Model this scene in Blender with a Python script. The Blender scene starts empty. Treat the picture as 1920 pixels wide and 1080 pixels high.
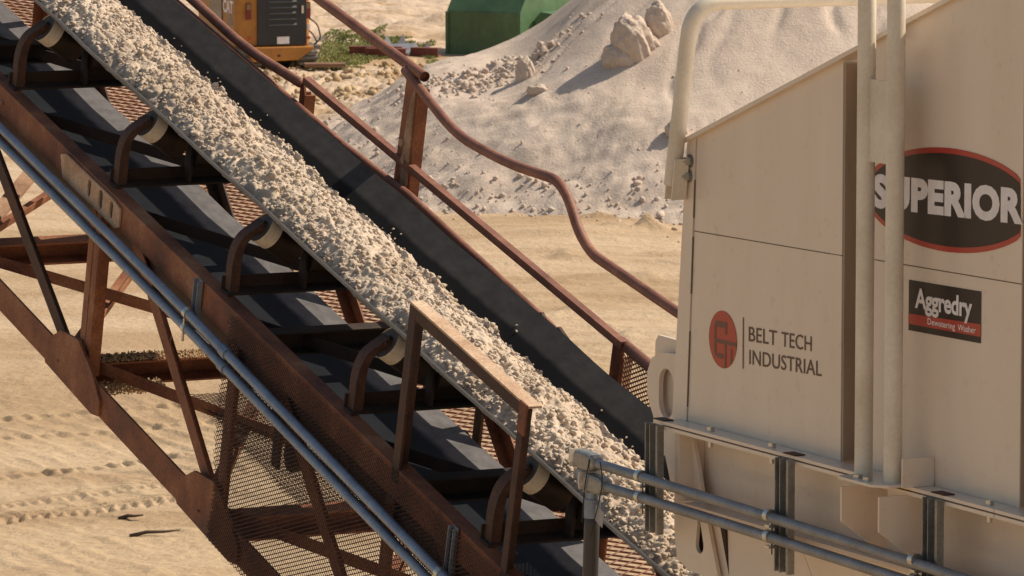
import bpy, bmesh, math, random
import numpy as np
from mathutils import Vector, Matrix

# ------------------------------------------------------------------ camera, light, exposure
scene = bpy.context.scene
col = scene.collection
rad = math.radians

cam_d = bpy.data.cameras.new("camera")
cam_d.sensor_width = 36.0
cam_d.lens = 187.5
cam_d.clip_start = 0.5
cam_d.clip_end = 8000
cam_d.dof.use_dof = True
cam_d.dof.focus_distance = 19.0
cam_d.dof.aperture_fstop = 32.0
cam = bpy.data.objects.new("camera", cam_d)
cam.location = (0, 0, 7.2)
cam.rotation_euler = (rad(90 - 6.6), 0, 0)
col.objects.link(cam)
scene.camera = cam

SUN_EL, SUN_AZ = 47.0, 72.0          # azimuth clockwise from +Y
world = bpy.data.worlds.new("World")
scene.world = world
world.use_nodes = True
wn = world.node_tree
wn.nodes.clear()
sky = wn.nodes.new("ShaderNodeTexSky")
sky.sky_type = 'NISHITA'
sky.sun_disc = False
sky.sun_elevation = rad(SUN_EL)
sky.sun_rotation = rad(SUN_AZ)
sky.dust_density = 1.6
bgn = wn.nodes.new("ShaderNodeBackground")
bgn.inputs[1].default_value = 0.105
outn = wn.nodes.new("ShaderNodeOutputWorld")
hazy = wn.nodes.new("ShaderNodeMix"); hazy.data_type = 'RGBA'; hazy.blend_type = 'MULTIPLY'
hazy.inputs[0].default_value = 1.0; hazy.inputs[7].default_value = (1.12, 1.0, 0.84, 1)      # warm, dusty air
wn.links.new(sky.outputs[0], hazy.inputs[6])
wn.links.new(hazy.outputs[2], bgn.inputs[0])
wn.links.new(bgn.outputs[0], outn.inputs[0])

sun_d = bpy.data.lights.new("sun", 'SUN')
sun_d.energy = 4.6
sun_d.angle = rad(0.6)
sun_d.color = (1.0, 0.90, 0.74)
sun = bpy.data.objects.new("sun", sun_d)
sv = Vector((math.cos(rad(SUN_EL)) * math.sin(rad(SUN_AZ)), math.cos(rad(SUN_EL)) * math.cos(rad(SUN_AZ)), math.sin(rad(SUN_EL))))
sun.rotation_euler = sv.to_track_quat('Z', 'Y').to_euler()
sun.location = (20, 10, 40)
col.objects.link(sun)

scene.view_settings.view_transform = 'Standard'
scene.view_settings.look = 'None'
scene.view_settings.exposure = 0.2
scene.view_settings.gamma = 1.0
scene.view_settings.use_curve_mapping = False
scene.cycles.max_bounces = 8
scene.cycles.diffuse_bounces = 5

rng = np.random.default_rng(7)
random.seed(7)
V = np.array

# ------------------------------------------------------------------ helpers: noise
def hash2(ix, iy, seed):
    h = (ix.astype(np.int64) * 374761393 + iy.astype(np.int64) * 668265263 + seed * 974634777) & 0xFFFFFFFF
    h = ((h ^ (h >> 13)) * 1274126177) & 0xFFFFFFFF
    return ((h ^ (h >> 16)) & 0xFFFFFF) / float(0xFFFFFF)

def vnoise(x, y, seed=0):
    x, y = np.asarray(x, float), np.asarray(y, float)
    ix, iy = np.floor(x), np.floor(y)
    fx, fy = x - ix, y - iy
    fx = fx * fx * (3 - 2 * fx); fy = fy * fy * (3 - 2 * fy)
    a = hash2(ix, iy, seed); b = hash2(ix + 1, iy, seed)
    c = hash2(ix, iy + 1, seed); d = hash2(ix + 1, iy + 1, seed)
    return (a * (1 - fx) + b * fx) * (1 - fy) + (c * (1 - fx) + d * fx) * fy * 1.0 - 0.5

def fbm(x, y, seed=0, octv=4, gain=0.5):
    s = 0; a = 1.0; f = 1.0
    for k in range(octv):
        s = s + a * vnoise(np.asarray(x) * f + 13.7 * k, np.asarray(y) * f - 7.1 * k, seed + k)
        a *= gain; f *= 2.03
    return s

def lumps(x, y, seed=0, rmin=0.25, rmax=0.62):
    """heap of rounded clods, cell size 1"""
    x, y = np.asarray(x, float), np.asarray(y, float)
    ix, iy = np.floor(x), np.floor(y)
    best = np.zeros(np.broadcast(x, y).shape)
    for dx in (-1, 0, 1):
        for dy in (-1, 0, 1):
            cx = ix + dx + hash2(ix + dx, iy + dy, seed)
            cy = iy + dy + hash2(ix + dx, iy + dy, seed + 1)
            r = rmin + (rmax - rmin) * hash2(ix + dx, iy + dy, seed + 2)
            d2 = (x - cx) ** 2 + (y - cy) ** 2
            best = np.maximum(best, np.sqrt(np.maximum(0, r * r - d2)))
    return best

def sstep(a, b, x):
    t = np.clip((np.asarray(x, float) - a) / (b - a), 0, 1)
    return t * t * (3 - 2 * t)

# ------------------------------------------------------------------ helpers: materials
def new_mat(name):
    m = bpy.data.materials.new(name)
    m.use_nodes = True
    nt = m.node_tree
    return m, nt, nt.nodes["Principled BSDF"]

def N(nt, t, **kw):
    n = nt.nodes.new(t)
    for k, v in kw.items():
        if k.startswith("i_"):
            n.inputs[k[2:].replace("_", " ")].default_value = v
        else:
            setattr(n, k, v)
    return n

def ramp(nt, stops):
    r = nt.nodes.new("ShaderNodeValToRGB")
    e = r.color_ramp.elements
    while len(e) < len(stops):
        e.new(0.5)
    for el, (p, c) in zip(e, stops):
        el.position = p
        el.color = (*c, 1) if len(c) == 3 else c
    return r

def mat_noise(name, stops, scale=6.0, detail=6.0, rough=(0.7, 0.9), metal=0.0, bump=0.0, bscale=60.0, stretch=(1, 1, 1),
              fine=0.0, fine_scale=90.0, spec=0.5, coords="Object", bdist=0.01):
    m, nt, b = new_mat(name)
    tc = N(nt, "ShaderNodeTexCoord")
    mp = N(nt, "ShaderNodeMapping")
    mp.inputs["Scale"].default_value = stretch
    nt.links.new(tc.outputs[coords], mp.inputs[0])
    n1 = N(nt, "ShaderNodeTexNoise", i_Scale=scale, i_Detail=detail, i_Roughness=0.6)
    nt.links.new(mp.outputs[0], n1.inputs[0])
    cr = ramp(nt, stops)
    nt.links.new(n1.outputs[0], cr.inputs[0])
    colr = cr.outputs[0]
    if fine > 0:
        n2 = N(nt, "ShaderNodeTexNoise", i_Scale=fine_scale, i_Detail=3.0)
        nt.links.new(mp.outputs[0], n2.inputs[0])
        r2 = ramp(nt, [(0.3, (1 - fine,) * 3), (0.7, (1 + fine,) * 3)])
        nt.links.new(n2.outputs[0], r2.inputs[0])
        mx = N(nt, "ShaderNodeMix", data_type='RGBA', blend_type='MULTIPLY')
        mx.inputs[0].default_value = 1.0
        nt.links.new(colr, mx.inputs[6]); nt.links.new(r2.outputs[0], mx.inputs[7])
        colr = mx.outputs[2]
    nt.links.new(colr, b.inputs["Base Color"])
    mr = N(nt, "ShaderNodeMapRange")
    mr.inputs[3].default_value, mr.inputs[4].default_value = rough
    nt.links.new(n1.outputs[0], mr.inputs[0])
    nt.links.new(mr.outputs[0], b.inputs["Roughness"])
    b.inputs["Metallic"].default_value = metal
    b.inputs["Specular IOR Level"].default_value = spec
    if bump > 0:
        n3 = N(nt, "ShaderNodeTexNoise", i_Scale=bscale, i_Detail=5.0)
        nt.links.new(mp.outputs[0], n3.inputs[0])
        bm = N(nt, "ShaderNodeBump")
        bm.inputs["Strength"].default_value = bump
        bm.inputs["Distance"].default_value = bdist
        nt.links.new(n3.outputs[0], bm.inputs["Height"])
        nt.links.new(bm.outputs[0], b.inputs["Normal"])
    return m

def mat_plain(name, c, rough=0.5, metal=0.0, spec=0.5):
    m, nt, b = new_mat(name)
    b.inputs["Base Color"].default_value = (*c, 1)
    b.inputs["Roughness"].default_value = rough
    b.inputs["Metallic"].default_value = metal
    b.inputs["Specular IOR Level"].default_value = spec
    return m

M = {}
M['rust'] = mat_noise("rusted_steel", [(0.30, (0.075, 0.027, 0.014)), (0.44, (0.175, 0.056, 0.025)), (0.56, (0.25, 0.090, 0.038)), (0.68, (0.33, 0.155, 0.08))],
                      scale=3.5, rough=(0.6, 0.85), bump=0.35, bscale=70, fine=0.25, bdist=0.004)
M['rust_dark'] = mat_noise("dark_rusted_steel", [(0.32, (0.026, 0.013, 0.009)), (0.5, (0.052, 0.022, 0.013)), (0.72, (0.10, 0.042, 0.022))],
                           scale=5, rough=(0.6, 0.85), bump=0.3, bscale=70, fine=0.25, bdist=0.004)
M['rust_black'] = mat_noise("shade_black_steel", [(0.32, (0.012, 0.008, 0.007)), (0.5, (0.024, 0.014, 0.010)), (0.72, (0.055, 0.028, 0.018))], scale=5, rough=(0.7, 0.9), bump=0.3, bscale=70, fine=0.25, bdist=0.004)  # rust blackened to carry the shade beneath the carrying belt
M['rust_mid'] = mat_noise("brown_rusted_steel", [(0.32, (0.042, 0.020, 0.012)), (0.5, (0.085, 0.037, 0.021)), (0.72, (0.15, 0.070, 0.038))],
                          scale=5, rough=(0.6, 0.85), bump=0.3, bscale=70, fine=0.25, bdist=0.004)
M['plate_tan'] = mat_noise("ochre_plate", [(0.3, (0.34, 0.19, 0.105)), (0.5, (0.50, 0.33, 0.21)), (0.7, (0.58, 0.42, 0.29))], scale=7, rough=(0.7, 0.9), bump=0.3, bscale=60, fine=0.2, bdist=0.004)
M['galv_grey'] = mat_noise("grey_steel_conduit", [(0.35, (0.20, 0.20, 0.205)), (0.65, (0.29, 0.29, 0.295))], scale=9, rough=(0.4, 0.58), metal=0.5, fine=0.12)
M['recess_shade'] = mat_noise("recess_shaded_paint", [(0.3, (0.30, 0.215, 0.15)), (0.6, (0.44, 0.33, 0.24))], scale=3, rough=(0.6, 0.8), stretch=(2, 2, 0.4))  # browner cream; the shade in the panel recess is in this colour
M['rust_tan'] = mat_noise("pale_rusted_plate", [(0.3, (0.20, 0.10, 0.055)), (0.5, (0.33, 0.19, 0.11)), (0.7, (0.42, 0.26, 0.165))],
                          scale=7, rough=(0.7, 0.9), bump=0.3, bscale=60, fine=0.2, bdist=0.004)
M['rust_rail'] = mat_noise("rusted_pipe", [(0.3, (0.13, 0.045, 0.026)), (0.5, (0.205, 0.078, 0.045)), (0.72, (0.29, 0.125, 0.075))],
                           scale=7, rough=(0.5, 0.75), bump=0.2, bscale=60, fine=0.18, bdist=0.003)
M['galv'] = mat_noise("galvanised_steel", [(0.35, (0.20, 0.23, 0.29)), (0.65, (0.29, 0.33, 0.40))], scale=9, rough=(0.42, 0.6), metal=0.6, fine=0.12)
M['galv_dull'] = mat_noise("dull_galvanised_steel", [(0.35, (0.22, 0.215, 0.20)), (0.65, (0.33, 0.32, 0.30))], scale=12, rough=(0.35, 0.55), metal=0.6, fine=0.15)
M['bolt'] = mat_plain("zinc_bolt", (0.55, 0.54, 0.5), 0.3, 0.9)
M['steel_roll'] = mat_noise("shaded_roller_steel", [(0.35, (0.018, 0.013, 0.010)), (0.6, (0.05, 0.032, 0.022))], scale=6, rough=(0.4, 0.6), metal=0.3, fine=0.15)  # rest of the roller: belt shade put into a dark colour
M['roll_band'] = mat_noise("sunlit_roller_band", [(0.35, (0.78, 0.66, 0.50)), (0.65, (0.92, 0.83, 0.68))], scale=14, rough=(0.3, 0.45), metal=0.0, fine=0.08)  # pale colour paints the lit near end of each roller
M['roll_cap'] = mat_noise("roller_end_cap", [(0.35, (0.035, 0.028, 0.026)), (0.65, (0.09, 0.06, 0.045))], scale=12, rough=(0.5, 0.7))
M['black'] = mat_plain("black_plastic", (0.018, 0.017, 0.017), 0.45)
M['hose'] = mat_plain("black_liquidtight", (0.05, 0.045, 0.043), 0.5)

# cream machine paint: faint grime, dust along lower edges
def cream():
    m, nt, b = new_mat("cream_machine_paint")
    tc = N(nt, "ShaderNodeTexCoord")
    mp = N(nt, "ShaderNodeMapping"); mp.inputs["Scale"].default_value = (1.2, 1.2, 0.28)
    nt.links.new(tc.outputs["Object"], mp.inputs[0])
    n1 = N(nt, "ShaderNodeTexNoise", i_Scale=5.0, i_Detail=5.0, i_Roughness=0.6)
    nt.links.new(mp.outputs[0], n1.inputs[0])
    r1 = ramp(nt, [(0.30, (0.69, 0.575, 0.465)), (0.5, (0.72, 0.605, 0.495)), (0.72, (0.74, 0.63, 0.52))])
    nt.links.new(n1.outputs[0], r1.inputs[0])
    n2 = N(nt, "ShaderNodeTexNoise", i_Scale=26.0, i_Detail=6.0, i_Roughness=0.7)
    nt.links.new(tc.outputs["Object"], n2.inputs[0])
    r2 = ramp(nt, [(0.58, (0, 0, 0)), (0.80, (0.5, 0.5, 0.5))])
    nt.links.new(n2.outputs[0], r2.inputs[0])
    mx = N(nt, "ShaderNodeMix", data_type='RGBA')
    nt.links.new(r2.outputs[0], mx.inputs[0]); nt.links.new(r1.outputs[0], mx.inputs[6])
    mx.inputs[7].default_value = (0.42, 0.31, 0.20, 1)
    nt.links.new(mx.outputs[2], b.inputs["Base Color"])
    b.inputs["Roughness"].default_value = 0.34
    b.inputs["Coat Weight"].default_value = 0.15
    n3 = N(nt, "ShaderNodeTexNoise", i_Scale=2.2, i_Detail=2.0)
    nt.links.new(tc.outputs["Object"], n3.inputs[0])
    bp = N(nt, "ShaderNodeBump"); bp.inputs["Strength"].default_value = 0.25; bp.inputs["Distance"].default_value = 0.02
    nt.links.new(n3.outputs[0], bp.inputs["Height"]); nt.links.new(bp.outputs[0], b.inputs["Normal"])
    return m
M['cream'] = cream()
M['cream_rail'] = mat_noise("cream_rail_paint", [(0.35, (0.62, 0.53, 0.41)), (0.65, (0.74, 0.66, 0.54))], scale=5, rough=(0.35, 0.5), fine=0.05)
M['seam'] = mat_plain("panel_seam_sealant", (0.20, 0.14, 0.095), 0.8)
M['vinyl_black'] = mat_noise("black_vinyl", [(0.35, (0.017, 0.011, 0.010)), (0.7, (0.034, 0.023, 0.020))], scale=7, rough=(0.25, 0.45), fine=0.15, fine_scale=40, spec=0.3)
M['vinyl_red'] = mat_plain("red_vinyl", (0.42, 0.035, 0.022), 0.3)
M['vinyl_white'] = mat_noise("white_vinyl", [(0.35, (0.72, 0.665, 0.66)), (0.7, (0.82, 0.775, 0.775))], scale=8, rough=(0.3, 0.45), fine=0.06, fine_scale=40)
M['vinyl_brown'] = mat_plain("dark_brown_vinyl", (0.075, 0.03, 0.016), 0.4)
M['vinyl_maroon'] = mat_plain("dark_red_brown_vinyl", (0.12, 0.035, 0.025), 0.35)
M['green'] = mat_noise("green_paint", [(0.3, (0.05, 0.105, 0.048)), (0.55, (0.075, 0.15, 0.068)), (0.75, (0.10, 0.185, 0.09))], scale=1.2, rough=(0.4, 0.6), fine=0.12, fine_scale=8)
M['rust_stain'] = mat_plain("rust_patch", (0.22, 0.08, 0.04), 0.8)
M['yellow'] = mat_noise("yellow_machine_paint", [(0.3, (0.33, 0.125, 0.02)), (0.6, (0.44, 0.185, 0.027))], scale=1.6, rough=(0.4, 0.6), fine=0.1, fine_scale=9)
M['dark_door'] = mat_noise("dark_grey_machine_panel", [(0.3, (0.013, 0.013, 0.016)), (0.7, (0.027, 0.027, 0.031))], scale=3, rough=(0.4, 0.55))
M['louver'] = mat_plain("grey_louvre", (0.06, 0.057, 0.054), 0.6)
M['lamp_red'] = mat_plain("red_lens", (0.16, 0.012, 0.01), 0.25)
M['lamp_amber'] = mat_plain("dusty_lens", (0.22, 0.14, 0.06), 0.3)
M['reflector'] = mat_plain("red_reflector", (0.5, 0.06, 0.02), 0.3)
M['track_rubber'] = mat_noise("dusty_track_rubber", [(0.3, (0.10, 0.085, 0.07)), (0.7, (0.22, 0.19, 0.155))], scale=7, rough=(0.8, 0.95), bump=0.4, bscale=25)
M['dark_glass'] = mat_plain("dark_glass", (0.012, 0.012, 0.014), 0.1)
M['wood'] = mat_noise("weathered_board", [(0.3, (0.15, 0.075, 0.04)), (0.7, (0.24, 0.13, 0.075))], scale=3, rough=(0.8, 0.9), stretch=(1, 6, 6))
M['red_beam'] = mat_noise("red_oxide_beam", [(0.3, (0.11, 0.028, 0.02)), (0.7, (0.24, 0.075, 0.055))], scale=3, rough=(0.7, 0.9), fine=0.2, fine_scale=15)
M['sheet_grey'] = mat_noise("weathered_sheet_metal", [(0.3, (0.30, 0.29, 0.30)), (0.7, (0.48, 0.46, 0.45))], scale=3, rough=(0.5, 0.7), metal=0.2)
M['sheet_blue'] = mat_noise("bluish_sheet_metal", [(0.3, (0.22, 0.235, 0.28)), (0.7, (0.34, 0.35, 0.40))], scale=3, rough=(0.5, 0.7), metal=0.2)
M['grass'] = mat_noise("grass_blades", [(0.3, (0.17, 0.20, 0.05)), (0.55, (0.26, 0.265, 0.085)), (0.75, (0.38, 0.33, 0.15))], scale=0.7, rough=(0.6, 0.8), fine=0.3, fine_scale=6)
M['dirt_stick'] = mat_noise("dark_driftwood", [(0.3, (0.05, 0.03, 0.018)), (0.7, (0.13, 0.085, 0.05))], scale=9, rough=(0.85, 0.95))

def mat_sand(name, stops, big=0.09, fine=0.08, fine_scale=14.0, bump=0.6, bscale=6.0, bdist=0.05, rough=0.95, stretch=(1, 1, 1), dirt_shade=None, dirt_shade_scale=0.3, dirt_shade_lo=0.55, dirt_shade_hi=0.75, far=None):
    m, nt, b = new_mat(name)
    tc = N(nt, "ShaderNodeTexCoord")
    mp = N(nt, "ShaderNodeMapping"); mp.inputs["Scale"].default_value = stretch
    nt.links.new(tc.outputs["Object"], mp.inputs[0])
    n1 = N(nt, "ShaderNodeTexNoise", i_Scale=big, i_Detail=7.0, i_Roughness=0.62)
    nt.links.new(mp.outputs[0], n1.inputs[0])
    cr = ramp(nt, stops); nt.links.new(n1.outputs[0], cr.inputs[0])
    n2 = N(nt, "ShaderNodeTexNoise", i_Scale=fine_scale, i_Detail=6.0, i_Roughness=0.7)
    nt.links.new(tc.outputs["Object"], n2.inputs[0])
    r2 = ramp(nt, [(0.3, (1 - fine,) * 3), (0.7, (1 + fine,) * 3)]); nt.links.new(n2.outputs[0], r2.inputs[0])
    mx = N(nt, "ShaderNodeMix", data_type='RGBA', blend_type='MULTIPLY'); mx.inputs[0].default_value = 1
    nt.links.new(cr.outputs[0], mx.inputs[6]); nt.links.new(r2.outputs[0], mx.inputs[7])
    out = mx.outputs[2]
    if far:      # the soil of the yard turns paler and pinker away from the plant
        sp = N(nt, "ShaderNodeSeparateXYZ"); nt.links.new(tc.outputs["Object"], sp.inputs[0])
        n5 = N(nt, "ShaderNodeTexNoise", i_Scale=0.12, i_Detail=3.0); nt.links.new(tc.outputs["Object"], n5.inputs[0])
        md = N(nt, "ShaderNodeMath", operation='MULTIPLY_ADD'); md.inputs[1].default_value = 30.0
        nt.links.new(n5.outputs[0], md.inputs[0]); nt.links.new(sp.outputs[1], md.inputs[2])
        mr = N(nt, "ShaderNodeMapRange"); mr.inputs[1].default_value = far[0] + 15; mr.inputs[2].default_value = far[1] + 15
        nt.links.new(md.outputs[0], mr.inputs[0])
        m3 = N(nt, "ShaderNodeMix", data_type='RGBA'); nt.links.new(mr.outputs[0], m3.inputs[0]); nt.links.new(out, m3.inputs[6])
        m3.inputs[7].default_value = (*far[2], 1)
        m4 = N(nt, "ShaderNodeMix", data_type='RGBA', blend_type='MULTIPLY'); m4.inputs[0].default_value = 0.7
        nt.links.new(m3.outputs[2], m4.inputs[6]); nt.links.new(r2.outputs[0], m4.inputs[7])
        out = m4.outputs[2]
    if dirt_shade:  # dark soil streaks that also paint the shadows of ruts
        n4 = N(nt, "ShaderNodeTexNoise", i_Scale=dirt_shade_scale, i_Detail=8.0, i_Roughness=0.65)
        nt.links.new(mp.outputs[0], n4.inputs[0])
        r4 = ramp(nt, [(dirt_shade_lo, (0, 0, 0)), (dirt_shade_hi, (1, 1, 1))]); nt.links.new(n4.outputs[0], r4.inputs[0])
        m2 = N(nt, "ShaderNodeMix", data_type='RGBA')
        nt.links.new(r4.outputs[0], m2.inputs[0]); nt.links.new(out, m2.inputs[6]); m2.inputs[7].default_value = (*dirt_shade, 1)
        out = m2.outputs[2]
    nt.links.new(out, b.inputs["Base Color"])
    b.inputs["Roughness"].default_value = rough
    b.inputs["Specular IOR Level"].default_value = 0.2
    n3 = N(nt, "ShaderNodeTexNoise", i_Scale=bscale, i_Detail=8.0, i_Roughness=0.65)
    nt.links.new(tc.outputs["Object"], n3.inputs[0])
    bm = N(nt, "ShaderNodeBump"); bm.inputs["Strength"].default_value = bump; bm.inputs["Distance"].default_value = bdist
    nt.links.new(n3.outputs[0], bm.inputs["Height"]); nt.links.new(bm.outputs[0], b.inputs["Normal"])
    return m

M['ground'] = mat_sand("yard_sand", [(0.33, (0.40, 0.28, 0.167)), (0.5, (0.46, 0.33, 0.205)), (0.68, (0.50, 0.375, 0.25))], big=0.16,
                       stretch=(0.30, 1, 1), bscale=7, bdist=0.06, bump=0.8, dirt_shade=(0.375, 0.255, 0.15), dirt_shade_scale=0.55, dirt_shade_lo=0.46, dirt_shade_hi=0.60, far=(55.0, 108.0, (0.56, 0.425, 0.315)))
M['pile'] = mat_sand("pale_stockpile_sand", [(0.30, (0.53, 0.42, 0.335)), (0.5, (0.57, 0.455, 0.37)), (0.70, (0.60, 0.49, 0.405))], big=0.9,
                     fine=0.07, bscale=26, bdist=0.03, bump=0.6)
M['load'] = mat_sand("washed_sand", [(0.33, (0.44, 0.342, 0.255)), (0.5, (0.52, 0.413, 0.315)), (0.68, (0.59, 0.483, 0.38))], big=3.0, fine=0.12, fine_scale=120,
                     bscale=150, bdist=0.004, bump=0.5, rough=0.85)
M['clod'] = mat_sand("dry_clod_sand", [(0.33, (0.40, 0.27, 0.15)), (0.5, (0.47, 0.33, 0.19)), (0.68, (0.54, 0.40, 0.25))], big=0.5, fine=0.1, bscale=12, bdist=0.03)

# belt: black where it runs, dusty grey towards the rims (UV.x = across the belt)
def belt_mat(name, black, dust, edge0, edge1, rough, dn=0.0, stretch=(1.0, 0.12)):
    m, nt, b = new_mat(name)
    uv = N(nt, "ShaderNodeUVMap")
    sx = N(nt, "ShaderNodeSeparateXYZ"); nt.links.new(uv.outputs[0], sx.inputs[0])
    a = N(nt, "ShaderNodeMath", operation='SUBTRACT'); a.inputs[1].default_value = 0.5
    nt.links.new(sx.outputs[0], a.inputs[0])
    ab = N(nt, "ShaderNodeMath", operation='ABSOLUTE'); nt.links.new(a.outputs[0], ab.inputs[0])
    mp = N(nt, "ShaderNodeMapping"); mp.inputs["Scale"].default_value = (14 * stretch[0], 14 * stretch[1] * 4, 1)
    nt.links.new(uv.outputs[0], mp.inputs[0])
    nz = N(nt, "ShaderNodeTexNoise", i_Scale=1.0, i_Detail=6.0, i_Roughness=0.6); nt.links.new(mp.outputs[0], nz.inputs[0])
    ad = N(nt, "ShaderNodeMath", operation='MULTIPLY_ADD'); ad.inputs[1].default_value = dn; nt.links.new(nz.outputs[0], ad.inputs[0])
    nt.links.new(ab.outputs[0], ad.inputs[2])
    mr = N(nt, "ShaderNodeMapRange"); mr.inputs[1].default_value = edge0; mr.inputs[2].default_value = edge1; mr.interpolation_type = 'SMOOTHSTEP'
    nt.links.new(ad.outputs[0], mr.inputs[0])
    mx = N(nt, "ShaderNodeMix", data_type='RGBA')
    nt.links.new(mr.outputs[0], mx.inputs[0]); mx.inputs[6].default_value = (*black, 1); mx.inputs[7].default_value = (*dust, 1)
    r2 = ramp(nt, [(0.35, (0.8,) * 3), (0.65, (1.2,) * 3)]); nt.links.new(nz.outputs[0], r2.inputs[0])
    m2 = N(nt, "ShaderNodeMix", data_type='RGBA', blend_type='MULTIPLY'); m2.inputs[0].default_value = 1
    nt.links.new(mx.outputs[2], m2.inputs[6]); nt.links.new(r2.outputs[0], m2.inputs[7])
    nt.links.new(m2.outputs[2], b.inputs["Base Color"])
    b.inputs["Roughness"].default_value = rough
    b.inputs["Specular IOR Level"].default_value = 0.15
    return m
M['belt'] = belt_mat("conveyor_belt_rubber", (0.005, 0.005, 0.006), (0.044, 0.041, 0.040), 0.335, 0.372, 0.8, 0.02)
M['belt_edge'] = mat_noise("cut_belt_edge", [(0.35, (0.16, 0.15, 0.145)), (0.65, (0.24, 0.225, 0.215))], scale=20, rough=(0.7, 0.9), stretch=(1, 1, 1))
M['return'] = belt_mat("return_belt_rubber", (0.010, 0.011, 0.015), (0.15, 0.14, 0.142), 0.25, 0.31, 0.6, 0.04)  # dusty rims also paint the sunlit strips, black middle the shade between

# ------------------------------------------------------------------ helpers: meshes
class MB:
    def __init__(s):
        s.v = []; s.f = []
    def add(s, verts, faces):
        o = len(s.v)
        s.v.extend([tuple(map(float, p)) for p in verts])
        s.f.extend([tuple(i + o for i in f) for f in faces])
        return s
    def box(s, fn, a, b, c):
        P = [fn(x, y, z) for x in a for y in b for z in c]
        return s.add(P, [(0, 1, 3, 2), (4, 6, 7, 5), (0, 4, 5, 1), (2, 3, 7, 6), (0, 2, 6, 4), (1, 5, 7, 3)])
    def prism(s, poly, fn, d0, d1):
        n = len(poly)
        P = [fn(p, q, d0) for p, q in poly] + [fn(p, q, d1) for p, q in poly]
        F = [tuple(range(n))[::-1], tuple(range(n, 2 * n))]
        F += [(i, (i + 1) % n, n + (i + 1) % n, n + i) for i in range(n)]
        return s.add(P, F)
    def bar(s, p, q, w, h, up):
        p, q, up = V(p, float), V(q, float), V(up, float)
        d = q - p; d /= np.linalg.norm(d)
        x = np.cross(d, up); x /= np.linalg.norm(x)
        y = np.cross(x, d)
        P = [e + x * sx * w / 2 + y * sy * h / 2 for e in (p, q) for sx, sy in ((-1, -1), (1, -1), (1, 1), (-1, 1))]
        return s.add(P, [(0, 1, 2, 3), (4, 7, 6, 5), (0, 4, 5, 1), (1, 5, 6, 2), (2, 6, 7, 3), (3, 7, 4, 0)])
    def angle(s, p, q, a, b, la, lb, t):
        """L section along p-q: heel on the line, legs la along a and lb along b"""
        p, q, a, b = V(p, float), V(q, float), V(a, float), V(b, float)
        prof = [(0, 0), (la, 0), (la, t), (t, t), (t, lb), (0, lb)]
        P = [e + a * x + b * y for e in (p, q) for x, y in prof]
        n = 6
        F = [tuple(range(n))[::-1], tuple(range(n, 2 * n))] + [(i, (i + 1) % n, n + (i + 1) % n, n + i) for i in range(n)]
        return s.add(P, F)
    def channel(s, p, q, a, b, w, h, t):
        """C section: web of height h along b at the heel, flanges of width w along a"""
        p, q, a, b = V(p, float), V(q, float), V(a, float), V(b, float)
        prof = [(0, 0), (w, 0), (w, t), (t, t), (t, h - t), (w, h - t), (w, h), (0, h)]
        P = [e + a * x + b * y for e in (p, q) for x, y in prof]
        n = 8
        F = [tuple(range(n))[::-1], tuple(range(n, 2 * n))] + [(i, (i + 1) % n, n + (i + 1) % n, n + i) for i in range(n)]
        return s.add(P, F)
    def tube(s, pts, r, seg=12, caps=True, r2=None):
        pts = [V(p, float) for p in pts]
        n = len(pts)
        tang = []
        for i in range(n):
            t = pts[min(i + 1, n - 1)] - pts[max(i - 1, 0)]
            tang.append(t / np.linalg.norm(t))
        ref = V([0, 0, 1.0]) if abs(tang[0][2]) < 0.9 else V([1.0, 0, 0])
        x = np.cross(tang[0], ref); x /= np.linalg.norm(x)
        P = []
        for i in range(n):
            x = x - tang[i] * (x @ tang[i]); x /= np.linalg.norm(x)
            y = np.cross(tang[i], x)
            rr = r if r2 is None else r + (r2 - r) * i / (n - 1)
            for k in range(seg):
                a = 2 * math.pi * k / seg
                P.append(pts[i] + (x * math.cos(a) + y * math.sin(a)) * rr)
        F = [(i * seg + k, i * seg + (k + 1) % seg, (i + 1) * seg + (k + 1) % seg, (i + 1) * seg + k) for i in range(n - 1) for k in range(seg)]
        if caps:
            F += [tuple(range(seg))[::-1], tuple(range((n - 1) * seg, n * seg))]
        return s.add(P, F)
    def build(s, name, mat, parent=None, origin=None, smooth=False, bevel=0.0):
        base = abs_loc(parent) if parent else V([0, 0, 0.])
        o = base if origin is None and parent else (V(origin, float) if origin is not None else base_of(s.v))
        return link_mesh(name, V(s.v) - o, s.f, mat, parent, o - base, smooth, bevel)

LOC = {}
def abs_loc(o):
    return LOC[o.name]
def base_of(v):
    v = V(v); mn, mx = v.min(0), v.max(0)
    return V([(mn[0] + mx[0]) / 2, (mn[1] + mx[1]) / 2, mn[2]])

def link_mesh(name, verts, faces, mat, parent, loc, smooth=False, bevel=0.0):
    me = bpy.data.meshes.new(name)
    me.from_pydata([tuple(p) for p in verts], [], [tuple(f) for f in faces])
    bm = bmesh.new(); bm.from_mesh(me)
    bmesh.ops.recalc_face_normals(bm, faces=bm.faces)
    bm.to_mesh(me); bm.free()
    return link_data(name, me, mat, parent, loc, smooth, bevel)

def link_data(name, me, mat, parent, loc, smooth=False, bevel=0.0):
    if mat is not None:
        me.materials.append(mat)
    if smooth:
        if smooth is True:
            me.shade_smooth()
        else:
            me.shade_smooth()
            if hasattr(me, "set_sharp_from_angle"):
                me.set_sharp_from_angle(angle=rad(smooth))
    o = bpy.data.objects.new(name, me)
    col.objects.link(o)
    if parent:
        o.parent = parent
    o.location = tuple(loc)
    LOC[o.name] = (abs_loc(parent) if parent else V([0, 0, 0.])) + V(loc, float)
    if bevel > 0:
        md = o.modifiers.new("bevel", 'BEVEL'); md.width = bevel; md.segments = 2; md.limit_method = 'ANGLE'
    return o

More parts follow.
